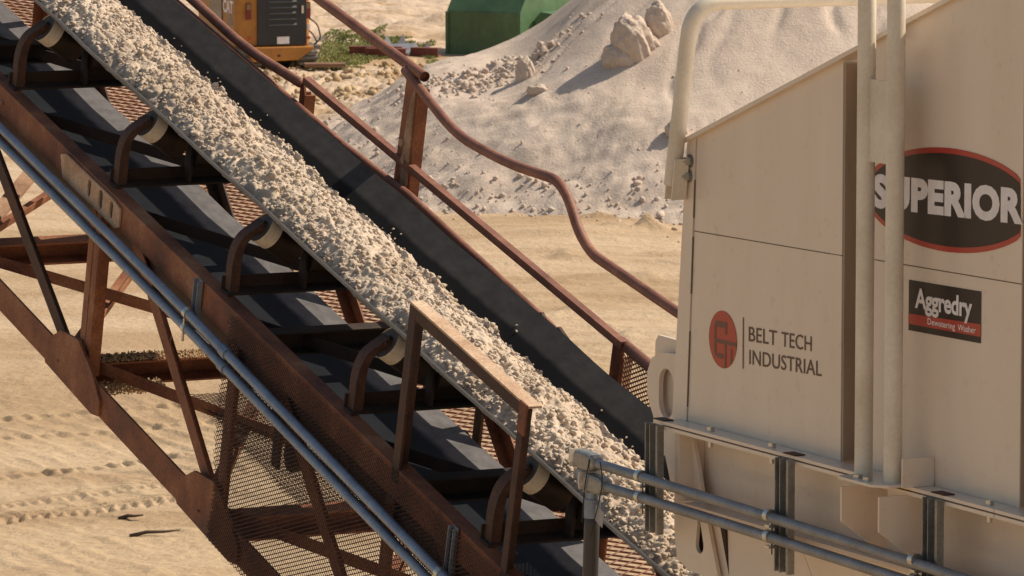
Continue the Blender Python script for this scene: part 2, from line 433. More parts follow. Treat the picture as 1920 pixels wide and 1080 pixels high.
def fast_mesh(name, verts, quads=None, tris=None):
    me = bpy.data.meshes.new(name)
    verts = np.asarray(verts, np.float32)
    nq = 0 if quads is None else len(quads); ntr = 0 if tris is None else len(tris)
    me.vertices.add(len(verts)); me.vertices.foreach_set("co", verts.ravel())
    loops = np.concatenate([np.asarray(a, np.int32).ravel() for a in (quads, tris) if a is not None and len(a)])
    tot = np.concatenate([np.full(nq, 4, np.int32), np.full(ntr, 3, np.int32)])
    st = np.concatenate([[0], np.cumsum(tot)[:-1]]).astype(np.int32)
    me.loops.add(len(loops)); me.polygons.add(nq + ntr)
    me.loops.foreach_set("vertex_index", loops)
    me.polygons.foreach_set("loop_start", st)
    me.polygons.foreach_set("loop_total", tot)
    me.update(calc_edges=True); me.validate()
    return me

def grid_quads(nr, nc):
    a = np.arange(nr * nc).reshape(nr, nc)
    return np.stack([a[:-1, :-1], a[:-1, 1:], a[1:, 1:], a[1:, :-1]], -1).reshape(-1, 4)

def thing(name, label, cat, loc, group=None):
    o = bpy.data.objects.new(name, None)
    o.empty_display_size = 0.2
    col.objects.link(o)
    o.location = tuple(loc)
    LOC[o.name] = V(loc, float)
    o["label"] = label; o["category"] = cat
    if group: o["group"] = group
    return o

def tag(o, label, cat=None, group=None, kind=None):
    o["label"] = label
    if cat: o["category"] = cat
    if group: o["group"] = group
    if kind: o["kind"] = kind
    return o

def fillet(pts, r, n=5):
    pts = [V(p, float) for p in pts]
    out = [pts[0]]
    for i in range(1, len(pts) - 1):
        a, b, c = pts[i - 1], pts[i], pts[i + 1]
        u, w = a - b, c - b
        lu, lw = np.linalg.norm(u), np.linalg.norm(w)
        d = min(r, lu * 0.49, lw * 0.49)
        p, q = b + u / lu * d, b + w / lw * d
        for k in range(n + 1):
            t = k / n
            out.append(p * (1 - t) ** 2 + b * 2 * t * (1 - t) + q * t * t)
    out.append(pts[-1])
    return out

ICO = {}
def ico(sub):
    if sub not in ICO:
        bm = bmesh.new(); bmesh.ops.create_icosphere(bm, subdivisions=sub, radius=1.0)
        ICO[sub] = (V([v.co[:] for v in bm.verts]), V([[l.vert.index for l in f.loops] for f in bm.faces]))
        bm.free()
    return ICO[sub]

def blobs(centres, radii, sub=1, jitter=0.25, flat=(0.7, 1.0), seed=1):
    g = np.random.default_rng(seed)
    bv, bf = ico(sub)
    n = len(centres)
    ang = g.uniform(0, 2 * np.pi, (n, 3))
    ca, sa = np.cos(ang), np.sin(ang)
    Rz = np.zeros((n, 3, 3)); Rz[:, 0, 0] = ca[:, 0]; Rz[:, 0, 1] = -sa[:, 0]; Rz[:, 1, 0] = sa[:, 0]; Rz[:, 1, 1] = ca[:, 0]; Rz[:, 2, 2] = 1
    Rx = np.zeros((n, 3, 3)); Rx[:, 0, 0] = 1; Rx[:, 1, 1] = ca[:, 1]; Rx[:, 1, 2] = -sa[:, 1]; Rx[:, 2, 1] = sa[:, 1]; Rx[:, 2, 2] = ca[:, 1]
    Rm = Rz @ Rx
    v = bv[None] * (1 + g.uniform(-jitter, jitter, (n, len(bv), 1)))
    v = v * np.stack([g.uniform(0.8, 1.3, n), g.uniform(0.8, 1.2, n), g.uniform(flat[0], flat[1], n)], 1)[:, None, :]
    v = np.einsum('nij,nkj->nki', Rm, v) * np.asarray(radii)[:, None, None] + np.asarray(centres)[:, None, :]
    f = bf[None] + (np.arange(n) * len(bv))[:, None, None]
    return v.reshape(-1, 3), f.reshape(-1, 3)

def text_verts(body, offset=0.0, space=1.0):
    cu = bpy.data.curves.new("lettering_curve", 'FONT')
    cu.body = body; cu.offset = offset; cu.resolution_u = 4; cu.extrude = 0.0; cu.fill_mode = 'FRONT'; cu.space_character = space
    ob = bpy.data.objects.new("lettering_curve", cu); col.objects.link(ob)
    dg = bpy.context.evaluated_depsgraph_get(); dg.update()
    me = bpy.data.meshes.new_from_object(ob.evaluated_get(dg))
    v = V([p.co[:] for p in me.vertices]); f = [tuple(p.vertices) for p in me.polygons]
    bpy.data.objects.remove(ob); bpy.data.curves.remove(cu); bpy.data.meshes.remove(me)
    return v, f

def plate2d(polys, depth):
    """flat plate with holes: first outline is solid, others cut it; returns verts (x, y, z) and faces"""
    cu = bpy.data.curves.new("plate_curve", 'CURVE'); cu.dimensions = '2D'; cu.fill_mode = 'BOTH'; cu.extrude = depth / 2
    for p in polys:
        sp = cu.splines.new('POLY'); sp.points.add(len(p) - 1)
        for pt, (x, y) in zip(sp.points, p): pt.co = (x, y, 0, 1)
        sp.use_cyclic_u = True
    ob = bpy.data.objects.new("plate_curve", cu); col.objects.link(ob)
    dg = bpy.context.evaluated_depsgraph_get(); dg.update()
    me = bpy.data.meshes.new_from_object(ob.evaluated_get(dg))
    v = V([p.co[:] for p in me.vertices]); f = [tuple(p.vertices) for p in me.polygons]
    bpy.data.objects.remove(ob); bpy.data.curves.remove(cu); bpy.data.meshes.remove(me)
    return v, f

def slot(cx, cy, w, h, n=8, rot=0.0):
    r = w / 2; out = []
    for k in range(n + 1):
        a = math.pi * k / n; out.append((r * math.cos(a), h / 2 - r + r * math.sin(a)))
    for k in range(n + 1):
        a = math.pi + math.pi * k / n; out.append((r * math.cos(a), -h / 2 + r + r * math.sin(a)))
    c, s = math.cos(rot), math.sin(rot)
    return [(cx + x * c - y * s, cy + x * s + y * c) for x, y in out]

# ------------------------------------------------------------------ GROUND
tracks = [  # start, end, half width, kind
    ((-6.2, 49.35), (-2.2, 51.65), 0.12, 'cleat', 0.20, 0.021),
    ((-6.2, 46.2), (-2.4, 49.7), 0.12, 'cleat', 0.19, 0.024),
    ((-6.0, 44.4), (-2.0, 48.35), 0.24, 'chevron', 0.14, 0.017),
    ((-6.0, 43.55), (-2.0, 47.1), 0.24, 'chevron', 0.14, 0.026),
    ((-6.0, 50.7), (-2.2, 53.0), 0.14, 'cleat', 0.21, 0.022),
]
PILE_C, PILE_R, PILE_H = V([4.75, 77.5]), 8.2, 4.75

def ground_h(x, y):
    fade = sstep(34, 40, y) * (1 - sstep(128, 150, y)) * (1 - sstep(13, 18, np.abs(x)))
    h = 0.10 * fbm(x * 0.22, y * 0.14, 3, 3) + 0.035 * fbm(x * 0.9, y * 0.6, 11, 3)
    # ripples scraped across the near sand
    near = 1 - sstep(54, 60, y)
    w = (x * 0.75 + y * 0.42 + 0.5 * fbm(x * 0.6, y * 0.5, 5, 2))
    rip = np.clip(np.sin(w * 2 * np.pi / 0.33) - 0.15, 0, 1) * np.clip(fbm(x * 1.1, y * 0.8, 21, 3) * 2.2 + 0.15, 0, 1)
    h = h + near * 0.026 * rip + near * (0.016 * fbm(x * 4.2, y * 3.2, 43, 4, 0.6) + 0.012 * np.maximum(0, fbm(x * 3.1 + y * 1.5, y * 2.4, 47, 4, 0.6) - 0.25))
    h = h + near * 0.022 * np.maximum(0, fbm(x * 2.2, y * 1.5, 41, 3) - 0.18)
    for (a, b, hw, kind, per, dep) in tracks:
        a, b = V(a, float), V(b, float); d = b - a; L = np.linalg.norm(d); d /= L
        t = (x - a[0]) * d[0] + (y - a[1]) * d[1]
        l = -(x - a[0]) * d[1] + (y - a[1]) * d[0] + 0.05 * np.sin(t * 0.9)
        m = (1 - sstep(hw * 0.8, hw * 1.15, np.abs(l))) * sstep(-0.5, 0.5, t) * (1 - sstep(L - 1.2, L, t))
        if kind == 'cleat':
            pat = np.sin(t * 2 * np.pi / per + 0.6 * vnoise(t * 1.3, t * 0, 5))
            pat = np.clip(pat * 1.8, -0.5, 0.9) * (1 - sstep(0.45 * hw, hw, np.abs(l + 0.05 * vnoise(t * 4, l * 6, 14)))) * (0.75 + 0.6 * vnoise(t / per, t * 0, 9)) + 0.35 * vnoise(t * 14, l * 14, 15)
            h = h + m * dep * 1.6 * pat
        else:
            pat = np.clip(1.6 * np.sin((t + np.abs(l) * 0.7) * 2 * np.pi / per), -0.8, 0.8) + 0.2 * vnoise(t * 16, l * 16, 8)
            h = h + m * dep * (pat - 0.6)
    # soft wheel ruts across the middle
    mid = sstep(50, 56, y) * (1 - sstep(68, 74, y)) * sstep(-1.5, 0.5, x)
    h = h + mid * 0.10 * fbm(x * 0.35, y * 1.5, 31, 4)
    h = h + mid * 0.22 * np.maximum(0, fbm(x * 1.6, y * 1.6, 77, 4) - 0.36)
    for (x0, x1, yc, hh) in ((0.55, 1.08, 65.1, 0.10), (1.25, 2.0, 68.6, 0.12), (0.2, 0.5, 62.5, 0.05), (1.4, 1.9, 63.2, 0.06)):
        h = h + hh * sstep(x0 - 0.15, x0 + 0.1, x) * (1 - sstep(x1 - 0.1, x1 + 0.15, x)) * np.exp(-((y - yc - 0.25 * vnoise(x * 2.1, y * 0, 81)) / 0.22) ** 2) * np.clip(0.6 + 2.2 * fbm(x * 5, y * 3, 83, 2), 0, 1.6)
    # broken, cloddy ground left of the stockpile
    cl = sstep(80.5, 83, y) * (1 - sstep(95, 98, y)) * (1 - sstep(-2.0, 0.5, x))
    h = h + cl * (0.10 * lumps(x * 3.6, y * 2.0, 61) + 0.07 * lumps(x * 6.5, y * 3.5, 62) + 0.10 * fbm(x * 1.4, y * 0.9, 63, 3))
    # ploughed ruts far behind
    far = sstep(100, 104, y)
    h = h + far * (0.22 * fbm(x * 0.6, y * 0.75, 71, 5, 0.6) + 0.30 * np.maximum(0, fbm(x * 0.9, y * 1.4, 73, 3) - 0.1))
    return h * fade

gx = np.concatenate([[-3000, -600, -120, -40, -22], np.arange(-14, -5.2, 0.09), np.arange(-5.2, -1.9, 0.026), np.arange(-1.9, 14.01, 0.09), [22, 40, 120, 600, 3000]])
gy = [40.0]
while gy[-1] < 128:
    gy.append(gy[-1] + (0.032 if gy[-1] < 52 else 0.032 * (gy[-1] / 52) ** 2.2))
gy = np.concatenate([[-3000, -500, -60, 5, 25, 34], gy, [132, 150, 220, 500, 1500, 4000]])
GX, GY = np.meshgrid(gx, gy)
GZ = ground_h(GX, GY)
me = fast_mesh("ground", np.stack([GX, GY, GZ], -1).reshape(-1, 3), grid_quads(len(gy), len(gx)))
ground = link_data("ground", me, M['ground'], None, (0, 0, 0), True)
ground["kind"] = "structure"
ground["label"] = "tan sandy yard with tyre tracks and ruts"

def gz(x, y):
    return float(ground_h(V([float(x)]), V([float(y)]))[0])

# ------------------------------------------------------------------ STOCKPILE
def pile_h(x, y):
    dx, dy = x - PILE_C[0], y - PILE_C[1]
    r = np.hypot(dx, dy); a = np.arctan2(dy, dx)
    u = r / PILE_R
    h = PILE_H * (1 - u)
    h = PILE_H * 1.03 - np.sqrt((PILE_H * u) ** 2 + 0.25 ** 2)       # rounded top
    h = h + 0.16 * fbm(dx * 0.3, dy * 0.3, 101, 3) * sstep(0.1, 0.4, u)
    # runnels down the upper flank
    up = 1 - sstep(0.70, 0.82, u + 0.18 * fbm(dx * 0.45, dy * 0.45, 103, 2))
    for k in range(20):
        ak = -2.95 + 1.9 * (k + 0.9 * math.sin(k * 7.3)) / 20.0
        r0, r1 = 1.2 + 1.6 * abs(math.sin(k * 3.1)), 4.2 + 2.2 * abs(math.sin(k * 5.7 + 1))
        wob = 0.035 * np.sin(r * 1.7 + k) + 0.02 * np.sin(r * 4.1 + 2 * k)
        da = (a - ak - wob) * r
        m_ = sstep(r0, r0 + 0.5, r) * (1 - sstep(r1 - 0.8, r1, r))
        h = h - m_ * (0.030 + 0.035 * abs(math.sin(k * 2.3))) * np.exp(-(da / (0.055 + 0.035 * abs(math.sin(k * 1.9)))) ** 2) * (0.6 + 0.8 * (vnoise(r * 2.2, a * 0 + k, 131) + 0.3))
    # slumped, lumpy apron round the foot
    ap = sstep(0.70, 0.84, u + 0.2 * fbm(dx * 0.45, dy * 0.45, 103, 2))
    h = h + ap * (0.10 + 0.10 * fbm(dx * 1.3, dy * 1.3, 111, 6, 0.68) + 0.05 * lumps(dx * 5.5, dy * 5.5, 133) * np.clip(0.2 + 2 * fbm(dx * 1.1, dy * 1.1, 135, 3), 0, 1.2) + 0.07 * lumps(dx * 2.2, dy * 2.2, 113) * np.clip(0.3 + 1.6 * fbm(dx * 0.6, dy * 0.6, 115, 2), 0, 1.3))
    # ridge of tipped clods along the left shoulder
    sh = np.exp(-(((x + 0.15) / 0.9) ** 2 + ((y - 75.6) / 0.5) ** 2))
    h = h + sh * 0.22 * (lumps(dx * 4, dy * 4, 117) + 0.4)
    h = h - 0.44 * np.exp(-(((x - 0.15) / 0.85) ** 2 + ((y - 76.6) / 2.6) ** 2))
    h = h + 0.018 * fbm(dx * 4, dy * 4, 119, 4, 0.6)
    return h

px_ = np.arange(-9.2, 9.21, 0.055)
PX, PY = np.meshgrid(PILE_C[0] + px_, PILE_C[1] + px_)
PZ = pile_h(PX, PY)
q = grid_quads(len(px_), len(px_))
zz = PZ.ravel()
keep = (zz[q] > -0.12).any(1)
me = fast_mesh("sand_pile", np.stack([PX - PILE_C[0], PY - PILE_C[1], PZ], -1).reshape(-1, 3), q[keep])
pile = link_data("sand_pile", me, M['pile'], None, (PILE_C[0], PILE_C[1], 0), True)
tag(pile, "huge pale conical sand stockpile with lumpy slumped foot rising behind the conveyor", "sand pile")

def clump(cx, cy, r, sc, seed, up=0.3, name="sand_clump"):
    bv, bf = ico(5)
    d = bv * V(sc)
    n = 0.24 * fbm(bv[:, 0] * 2.1 + bv[:, 2] * 0.9 + seed, bv[:, 1] * 2.1 + bv[:, 2] * 1.5, seed, 6, 0.62) + 0.06 * lumps(bv[:, 0] * 2.6 + bv[:, 2] * 1.7 + seed, bv[:, 1] * 2.6 + bv[:, 2] * 1.1, seed + 3) - 0.06
    d = d * (1 + n)[:, None] * r
    z = float(pile_h(V([cx]), V([cy]))[0])
    me = fast_mesh(name, d, None, bf)
    o = link_data(name, me, M['pile'], pile, (cx - PILE_C[0], cy - PILE_C[1], z + up * r), True)
    return o
clump(1.66, 73.55, 0.34, (0.9, 0.9, 1.3), 201, 0.3)
clump(1.52, 73.5, 0.27, (1.1, 0.9, 0.9), 205, 0.05)
clump(2.02, 73.85, 0.25, (0.8, 0.8, 1.25), 202, 0.35)
clump(1.85, 73.6, 0.22, (1.0, 0.8, 0.8), 206, 0.0)
clump(0.19, 74.6, 0.19, (0.75, 0.7, 1.35), 203, 0.2)
clump(2.2, 71.2, 0.16, (1, 0.9, 0.9), 204, 0.35)
clump(0.35, 73.5, 0.13, (1.1, 0.9, 0.7), 207, 0.2)

# loose clods: on the pile's foot and shoulder
g = np.random.default_rng(31)
cc, rr = [], []
for k in range(1100):
    a = g.uniform(math.pi * 0.95, math.pi * 1.75); u = g.normal(0.985, 0.05)
    x, y = PILE_C[0] + PILE_R * u * math.cos(a), PILE_C[1] + PILE_R * u * math.sin(a)
    cc.append((x, y)); rr.append(min(0.07, 0.010 + g.exponential(0.011)))
for k in range(500):
    x, y = g.normal(-0.35, 0.6), g.normal(75.4, 0.4)
    cc.append((x, y)); rr.append(min(0.07, 0.012 + g.exponential(0.012)))
for k in range(120):
    a = g.uniform(math.pi * 1.0, math.pi * 1.7); u = g.uniform(0.6, 0.95)
    x, y = PILE_C[0] + PILE_R * u * math.cos(a), PILE_C[1] + PILE_R * u * math.sin(a)
    cc.append((x, y)); rr.append(min(0.04, 0.006 + g.exponential(0.007)))
cc = V(cc); rr = V(rr)
zp = np.maximum(pile_h(cc[:, 0], cc[:, 1]), ground_h(cc[:, 0], cc[:, 1]))
v, f = blobs(np.stack([cc[:, 0], cc[:, 1], zp + rr * 0.4], 1), rr, 2, 0.18, (0.6, 0.9), 5)
o = link_data("sand_clods", fast_mesh("sand_clods", v - V([PILE_C[0], PILE_C[1], 0]), None, f), M['pile'], None, (PILE_C[0], PILE_C[1], 0), True)
tag(o, "loose pale sand clods fallen around the foot and shoulder of the stockpile", kind="stuff")

# clods on the broken ground left of the pile
cx = g.uniform(-5.2, -1.2, 1500); cy = g.uniform(80.5, 97.5, 1500)
cr_ = np.minimum(0.10, 0.014 + g.exponential(0.018, 1500))
keepc = (fbm(cx * 0.7, cy * 0.4, 64, 2) > -0.15)
cx, cy, cr_ = cx[keepc], cy[keepc], cr_[keepc]
mx_, my_ = g.uniform(-5.0, 3.0, 700), g.uniform(66, 80, 700)
mk_ = fbm(mx_ * 0.5, my_ * 0.35, 66, 3) > 0.12
cx, cy = np.concatenate([cx, mx_[mk_]]), np.concatenate([cy, my_[mk_]])
cr_ = np.concatenate([cr_, np.minimum(0.05, 0.008 + g.exponential(0.009, mk_.sum()))])
v, f = blobs(np.stack([cx, cy, ground_h(cx, cy) + cr_ * 0.35], 1), cr_, 2, 0.2, (0.5, 0.8), 6)
o = link_data("ground_clods", fast_mesh("ground_clods", v - V([-3, 88, 0]), None, f), M['clod'], None, (-3, 88, 0), True)
tag(o, "broken tan clods strewn over the sandy yard, thickest between loader and stockpile", kind="stuff")

# ------------------------------------------------------------------ GRASS
gpts = []
def grass_patch(x0, x1, y0, y1, n, hmin, hmax, thr):
    x = g.uniform(x0, x1, n); y = g.uniform(y0, y1, n)
    k = fbm(x * 0.9, y * 0.35, 91, 3) > thr
    for a, b in zip(x[k], y[k]): gpts.append((a, b, g.uniform(hmin, hmax)))
grass_patch(-3.65, -2.5, 96.5, 107.0, 11000, 0.02, 0.065, -0.08)
grass_patch(-2.9, -0.5, 99.4, 104.5, 18000, 0.02, 0.07, -0.1)
grass_patch(-3.4, -2.2, 99.0, 104.5, 6000, 0.02, 0.065, -0.15)
grass_patch(-1.7, 0.4, 98.2, 101.5, 6000, 0.02, 0.07, -0.05)
grass_patch(-5.8, -5.0, 98, 104, 800, 0.04, 0.12, 0.0)
gp = V(gpts); n = len(gp)
zb = ground_h(gp[:, 0], gp[:, 1]) - 0.005
an = g.uniform(0, 2 * np.pi, n); w = g.uniform(0.008, 0.016, n)
lean = g.normal(0, 0.45, (n, 2)) * gp[:, 2:3]
ex = np.stack([np.cos(an) * w, np.sin(an) * w, 0 * an], 1)
b0 = np.stack([gp[:, 0], gp[:, 1], zb], 1)
md_ = b0 + np.stack([lean[:, 0] * 0.35, lean[:, 1] * 0.35, gp[:, 2] * 0.6], 1)
tp = b0 + np.stack([lean[:, 0], lean[:, 1], gp[:, 2]], 1)
v = np.stack([b0 - ex, b0 + ex, md_ + ex * 0.7, md_ - ex * 0.7, tp], 1).reshape(-1, 3)
ii = (np.arange(n) * 5)[:, None]
o = link_data("grass", fast_mesh("grass", v - V([-2, 101, 0]), ii + V([[0, 1, 2, 3]]), ii + V([[3, 2, 4]])), M['grass'], None, (-2, 101, 0))
tag(o, "patchy green and yellowed grass growing around the scrap and green bin", kind="stuff")

# ------------------------------------------------------------------ YELLOW LOADER
def local_frame(origin, yaw):
    o = V(origin, float); c, s = math.cos(yaw), math.sin(yaw)
    ax, ay = V([c, s, 0]), V([-s, c, 0])
    return lambda x, y, z: o + ax * x + ay * y + V([0, 0, 1.0]) * z

LO = V([-4.3, 96.9, 0.0]); L = local_frame(LO, rad(20))    # x along the rear face, right rear corner near x=0.7
loader = thing("track_loader", "yellow tracked loader with dark louvred engine door seen from its rear corner", "loader", LO)
m = MB()
prof = [(-0.78, 0.0), (-0.70, -0.10), (-0.36, -0.14), (0.52, -0.14), (0.62, -0.08), (0.62, 2.3), (-0.78, 2.3)]
m.prism(prof, lambda p, q_, d: L(p, q_, d), 0.42, 1.75)
m.build("body", M['yellow'], loader, bevel=0.03)
m = MB(); m.box(L, (-0.72, 0.56), (0.9, 2.4), (1.751, 2.35)); cabo = m.build("cab", M['dark_door'], loader, bevel=0.04)
m = MB(); m.box(L, (-0.62, 0.46), (0.885, 0.899), (1.85, 2.25)); m.build("cab_window", M['dark_glass'], cabo)
m = MB(); m.box(L, (-0.795, -0.779), (0.75, 1.5), (0.75, 1.6)); m.build("side_window", M['dark_glass'], loader)
# engine door with louvres
m = MB(); m.box(L, (-0.40, 0.54), (-0.185, -0.141), (0.44, 1.62)); door = m.build("engine_door", M['dark_door'], loader, bevel=0.015)
for k in range(6):
    z = 0.80 + 0.105 * k
    m = MB(); m.prism([(-0.1851, z), (-0.215, z + 0.012), (-0.1851, z + 0.045)], lambda p, q_, d: L(d, p, q_), -0.20, 0.34)
    m.build("louvre", M['louver'], door)
m = MB(); m.box(L, (0.43, 0.47), (-0.215, -0.186), (1.02, 1.16)); m.build("door_handle", M['bolt'], door)
m = MB(); m.box(L, (-0.03, 0.20), (-0.192, -0.186), (0.47, 0.60)); m.build("plate", M['vinyl_white'], door)
# bumper / counterweight, tapering towards the bottom
m = MB()
m.prism([(-0.66, 0.42), (0.66, 0.42), (0.66, 0.37), (0.36, 0.17), (-0.50, 0.15)], lambda p, q_, d: L(p, d, q_), -0.24, 0.3)
m.build("bumper", M['yellow'], loader, bevel=0.02)
m = MB(); m.box(L, (-0.04, 0.01), (-0.25, -0.241), (0.24, 0.28)); m.build("bumper_hole", M['rust_dark'], loader)
for sx, nm in ((-0.55, "tail_lamp"), (0.578, "tail_lamp")):
    m = MB(); m.box(L, (sx - 0.055, sx + 0.04), (-0.158, -0.13), (0.92, 1.22)); tl = m.build(nm, M['lamp_red'], loader)
    m = MB(); m.box(L, (sx - 0.045, sx + 0.03), (-0.168, -0.1585), (1.10, 1.20)); m.build("lens", M['lamp_amber'], tl)
for sx in (-0.53, 0.582):
    m = MB(); m.tube([L(sx, -0.141, 0.57), L(sx, -0.165, 0.57)], 0.032, 10); m.build("reflector", M['reflector'], loader, smooth=40)
m = MB(); m.box(L, (0.562, 0.608), (-0.15, -0.12), (0.72, 0.82)); m.build("sticker", M['vinyl_white'], loader)
# lettering on the left rear quarter: CAT with a dark triangle below
v, f = text_verts("CAT", 0.035)
v[:, 0] -= v[:, 0].min()
sw = 0.62 / v[:, 0].max(); sh_ = 0.22 / v[:, 1].max()
m = MB(); m.add([L(-0.7835, 0.70 - p[0] * sw, 1.03 + p[1] * sh_) for p in v], f); m.build("lettering", M['vinyl_white'], loader)
m = MB(); m.prism([(0.44, 0.80), (0.08, 0.80), (0.14, 1.0), (0.22, 1.10)], lambda p, q_, d: L(d, p, q_), -0.7825, -0.776); m.build("triangle_decal", M['vinyl_maroon'], loader)
for k in range(3):
    m = MB(); m.box(L, (-0.7825, -0.776), (0.10, 0.45), (0.62 - 0.055 * k, 0.645 - 0.055 * k)); m.build("warning_stripe", M['reflector'], loader)
# tracks
for sx in (-0.66, 0.40):
    m = MB()
    pr = [(0.12, 0.0), (2.2, 0.0), (2.45, 0.14), (2.5, 0.3), (2.3, 0.46), (0.15, 0.46), (-0.10, 0.36), (-0.16, 0.22), (-0.06, 0.07)]
    m.prism(pr, lambda p, q_, d: L(d, p, q_), sx, sx + 0.36)
    tr = m.build("track", M['track_rubber'], loader, bevel=0.03)
    for (yy, zz_) in ((-0.165, 0.30), (-0.165, 0.20), (-0.12, 0.10), (-0.06, 0.40)):
        m = MB(); m.box(L, (sx + 0.01, sx + 0.35), (yy - 0.03, yy + 0.02), (zz_ - 0.024, zz_ + 0.024)); m.build("track_lug", M['track_rubber'], tr, bevel=0.008)
m = MB(); m.tube(fillet([L(0.66, 0.15, 0.92), L(0.84, 0.1, 0.80), L(0.90, 0.1, 0.52), L(0.76, 0.12, 0.42)], 0.15), 0.014, 8)
m.tube(fillet([L(0.66, 0.2, 0.72), L(0.78, 0.18, 0.60), L(0.86, 0.18, 0.44), L(0.74, 0.2, 0.38)], 0.1), 0.014, 8)
m.build("hydraulic_hose", M['black'], loader, smooth=True)
m = MB(); m.box(L, (0.64, 0.90), (0.1, 0.3), (0.33, 0.42)); m.build("hose_bracket", M['track_rubber'], loader, bevel=0.02)

# board on the ground behind the track
m = MB(); BL = local_frame((-3.32, 96.6, gz(-3.32, 96.6)), rad(4))
m.box(BL, (-0.45, 0.30), (-0.16, 0.16), (0.06, 0.13)); o = m.build("plank", M['wood'], None, bevel=0.01)
tag(o, "weathered brown board lying on the clods beside the loader track", "plank")

# ------------------------------------------------------------------ GREEN BIN
GB = V([0.16, 99.9, gz(0.16, 99.9) - 0.02]); G = local_frame(GB, rad(-28))     # corner towards the camera, x to the left is negative
binn = thing("skip_bin", "green steel hopper bin with sloped shoulder standing behind the stockpile", "bin", GB)
m = MB(); m.prism([(0, 0), (0, 0.86), (0.75, 1.75), (2.2, 1.75), (2.2, 0)], lambda p, q_, d: G(d, p, q_), -1.58, 0.0)
m.build("body", M['green'], binn, bevel=0.015)
m = MB(); m.prism([(0.02, 0.30), (0.02, 0.72), (0.16, 0.86), (0.55, 0.80), (0.55, 0.30)], lambda p, q_, d: G(p, d, q_), 0.52, 2.0)
m.build("side_box", M['green'], binn, bevel=0.01)
for x in (-1.59, -0.05):
    m = MB(); m.box(G, (x, x + 0.06), (-0.03, -0.001), (0.0, 0.85)); m.build("corner_post", M['green'], binn)
m = MB(); m.box(G, (-1.52, -0.06), (-0.022, -0.002), (0.02, 0.08)); m.build("bottom_rail", M['green'], binn)
m = MB(); m.prism([(0.06, 0.05), (0.40, 0.05), (0.34, 0.24), (0.22, 0.19), (0.12, 0.26)], lambda p, q_, d: G(d, p, q_), 0.001, 0.004)
m.build("rust_patch", M['rust_stain'], binn)

# ------------------------------------------------------------------ SCRAP on the grass
def scrap_beam(cx, cy, ln, yaw, label, grp="scrap beams on the grass"):
    z = gz(cx, cy); B = local_frame((cx, cy, z), yaw)
    m = MB()
    m.channel(B(-ln / 2, -0.08, 0.02), B(ln / 2, -0.08, 0.02), B(0, 1, 0) - B(0, 0, 0), V([0, 0, 1.0]), 0.2, 0.15, 0.014)
    o = m.build("scrap_beam", M['red_beam'], None)
    return tag(o, label, "beam", grp)
scrap_beam(-2.55, 99.9, 1.0, rad(-8), "long red oxide steel channel lying in grass, leftmost of the scrap")
scrap_beam(-2.35, 99.5, 0.8, rad(-14), "red steel channel lying in front of the longest scrap channel")
scrap_beam(-1.62, 99.9, 0.55, rad(-20), "short red steel channel at the bin end of the scrap heap")
def scrap_sheet(cx, cy, tilt, yaw, w, h, mat, label, pointy):
    z = gz(cx, cy); B = local_frame((cx, cy, z), yaw)
    ct_, st_ = math.cos(tilt), math.sin(tilt)
    poly = [(-w / 2, 0), (w / 2, 0), (w * 0.42, h * 0.35), (w * 0.1, h), (-w * 0.3, h * 0.4)] if pointy else [(-w / 2, 0), (w / 2, 0), (w * 0.45, h), (-w * 0.5, h * 0.9)]
    m = MB(); m.prism(poly, lambda p, q_, d: B(p, q_ * ct_ - d * st_, 0.02 + q_ * st_ + d * ct_), 0, 0.012)
    return tag(m.build("scrap_sheet", mat, None), label, "sheet metal", "scrap sheets on the grass")
scrap_sheet(-2.36, 100.6, rad(62), rad(10), 0.26, 0.36, M['sheet_grey'], "pale pointed sheet metal scrap propped up, furthest left of the scrap sheets", True)
scrap_sheet(-2.10, 100.6, rad(62), rad(-5), 0.26, 0.38, M['sheet_grey'], "tallest pale pointed sheet metal scrap beside the bluish sheet", True)
scrap_sheet(-2.05, 100.1, rad(34), rad(-8), 0.5, 0.32, M['sheet_blue'], "bluish bent sheet leaning over the red channels", False)
scrap_sheet(-1.82, 100.0, rad(58), rad(8), 0.24, 0.27, M['sheet_grey'], "grey scrap sheet standing just right of the bluish sheet", True)
scrap_sheet(-1.62, 100.2, rad(58), rad(-10), 0.2, 0.26, M['sheet_grey'], "grey scrap sheet standing nearest the green bin", True)

# sticks in the near sand
for (x, y, ln, yaw, lab) in ((-2.98, 44.0, 0.42, rad(6), "dark stick lying flat on the near sand"),
                             (-3.25, 44.9, 0.22, rad(-18), "short dark clod of driftwood half buried in sand"),):
    z = gz(x, y); B = local_frame((x, y, z), yaw)
    m = MB(); m.tube([B(-ln / 2, 0, 0.0), B(-ln / 6, 0.03, 0.03), B(ln / 6, 0.0, 0.035), B(ln / 2, 0.02, 0.045)], 0.02, 7, r2=0.008)
    tag(m.build("stick", M['dirt_stick'], None, smooth=True), lab, "stick")

# ------------------------------------------------------------------ CONVEYOR frame of reference
AZ, INC = 0.44313, 0.25925
D = V([math.sin(AZ) * math.cos(INC), -math.cos(AZ) * math.cos(INC), -math.sin(INC)])
C = V([math.cos(AZ), math.sin(AZ), 0.0])
NN = np.cross(D, C); NN = NN if NN[2] > 0 else -NN
P0 = V([-1.949, 22.144, 5.731])
def W(s, c, n): return P0 + D * s + C * c + NN * n
S0, S1 = -3.4, 7.2
conv = thing("belt_conveyor", "rusty inclined belt conveyor on a steel truss carrying wet sand", "conveyor", W(2.5, 0.3, -1.25))

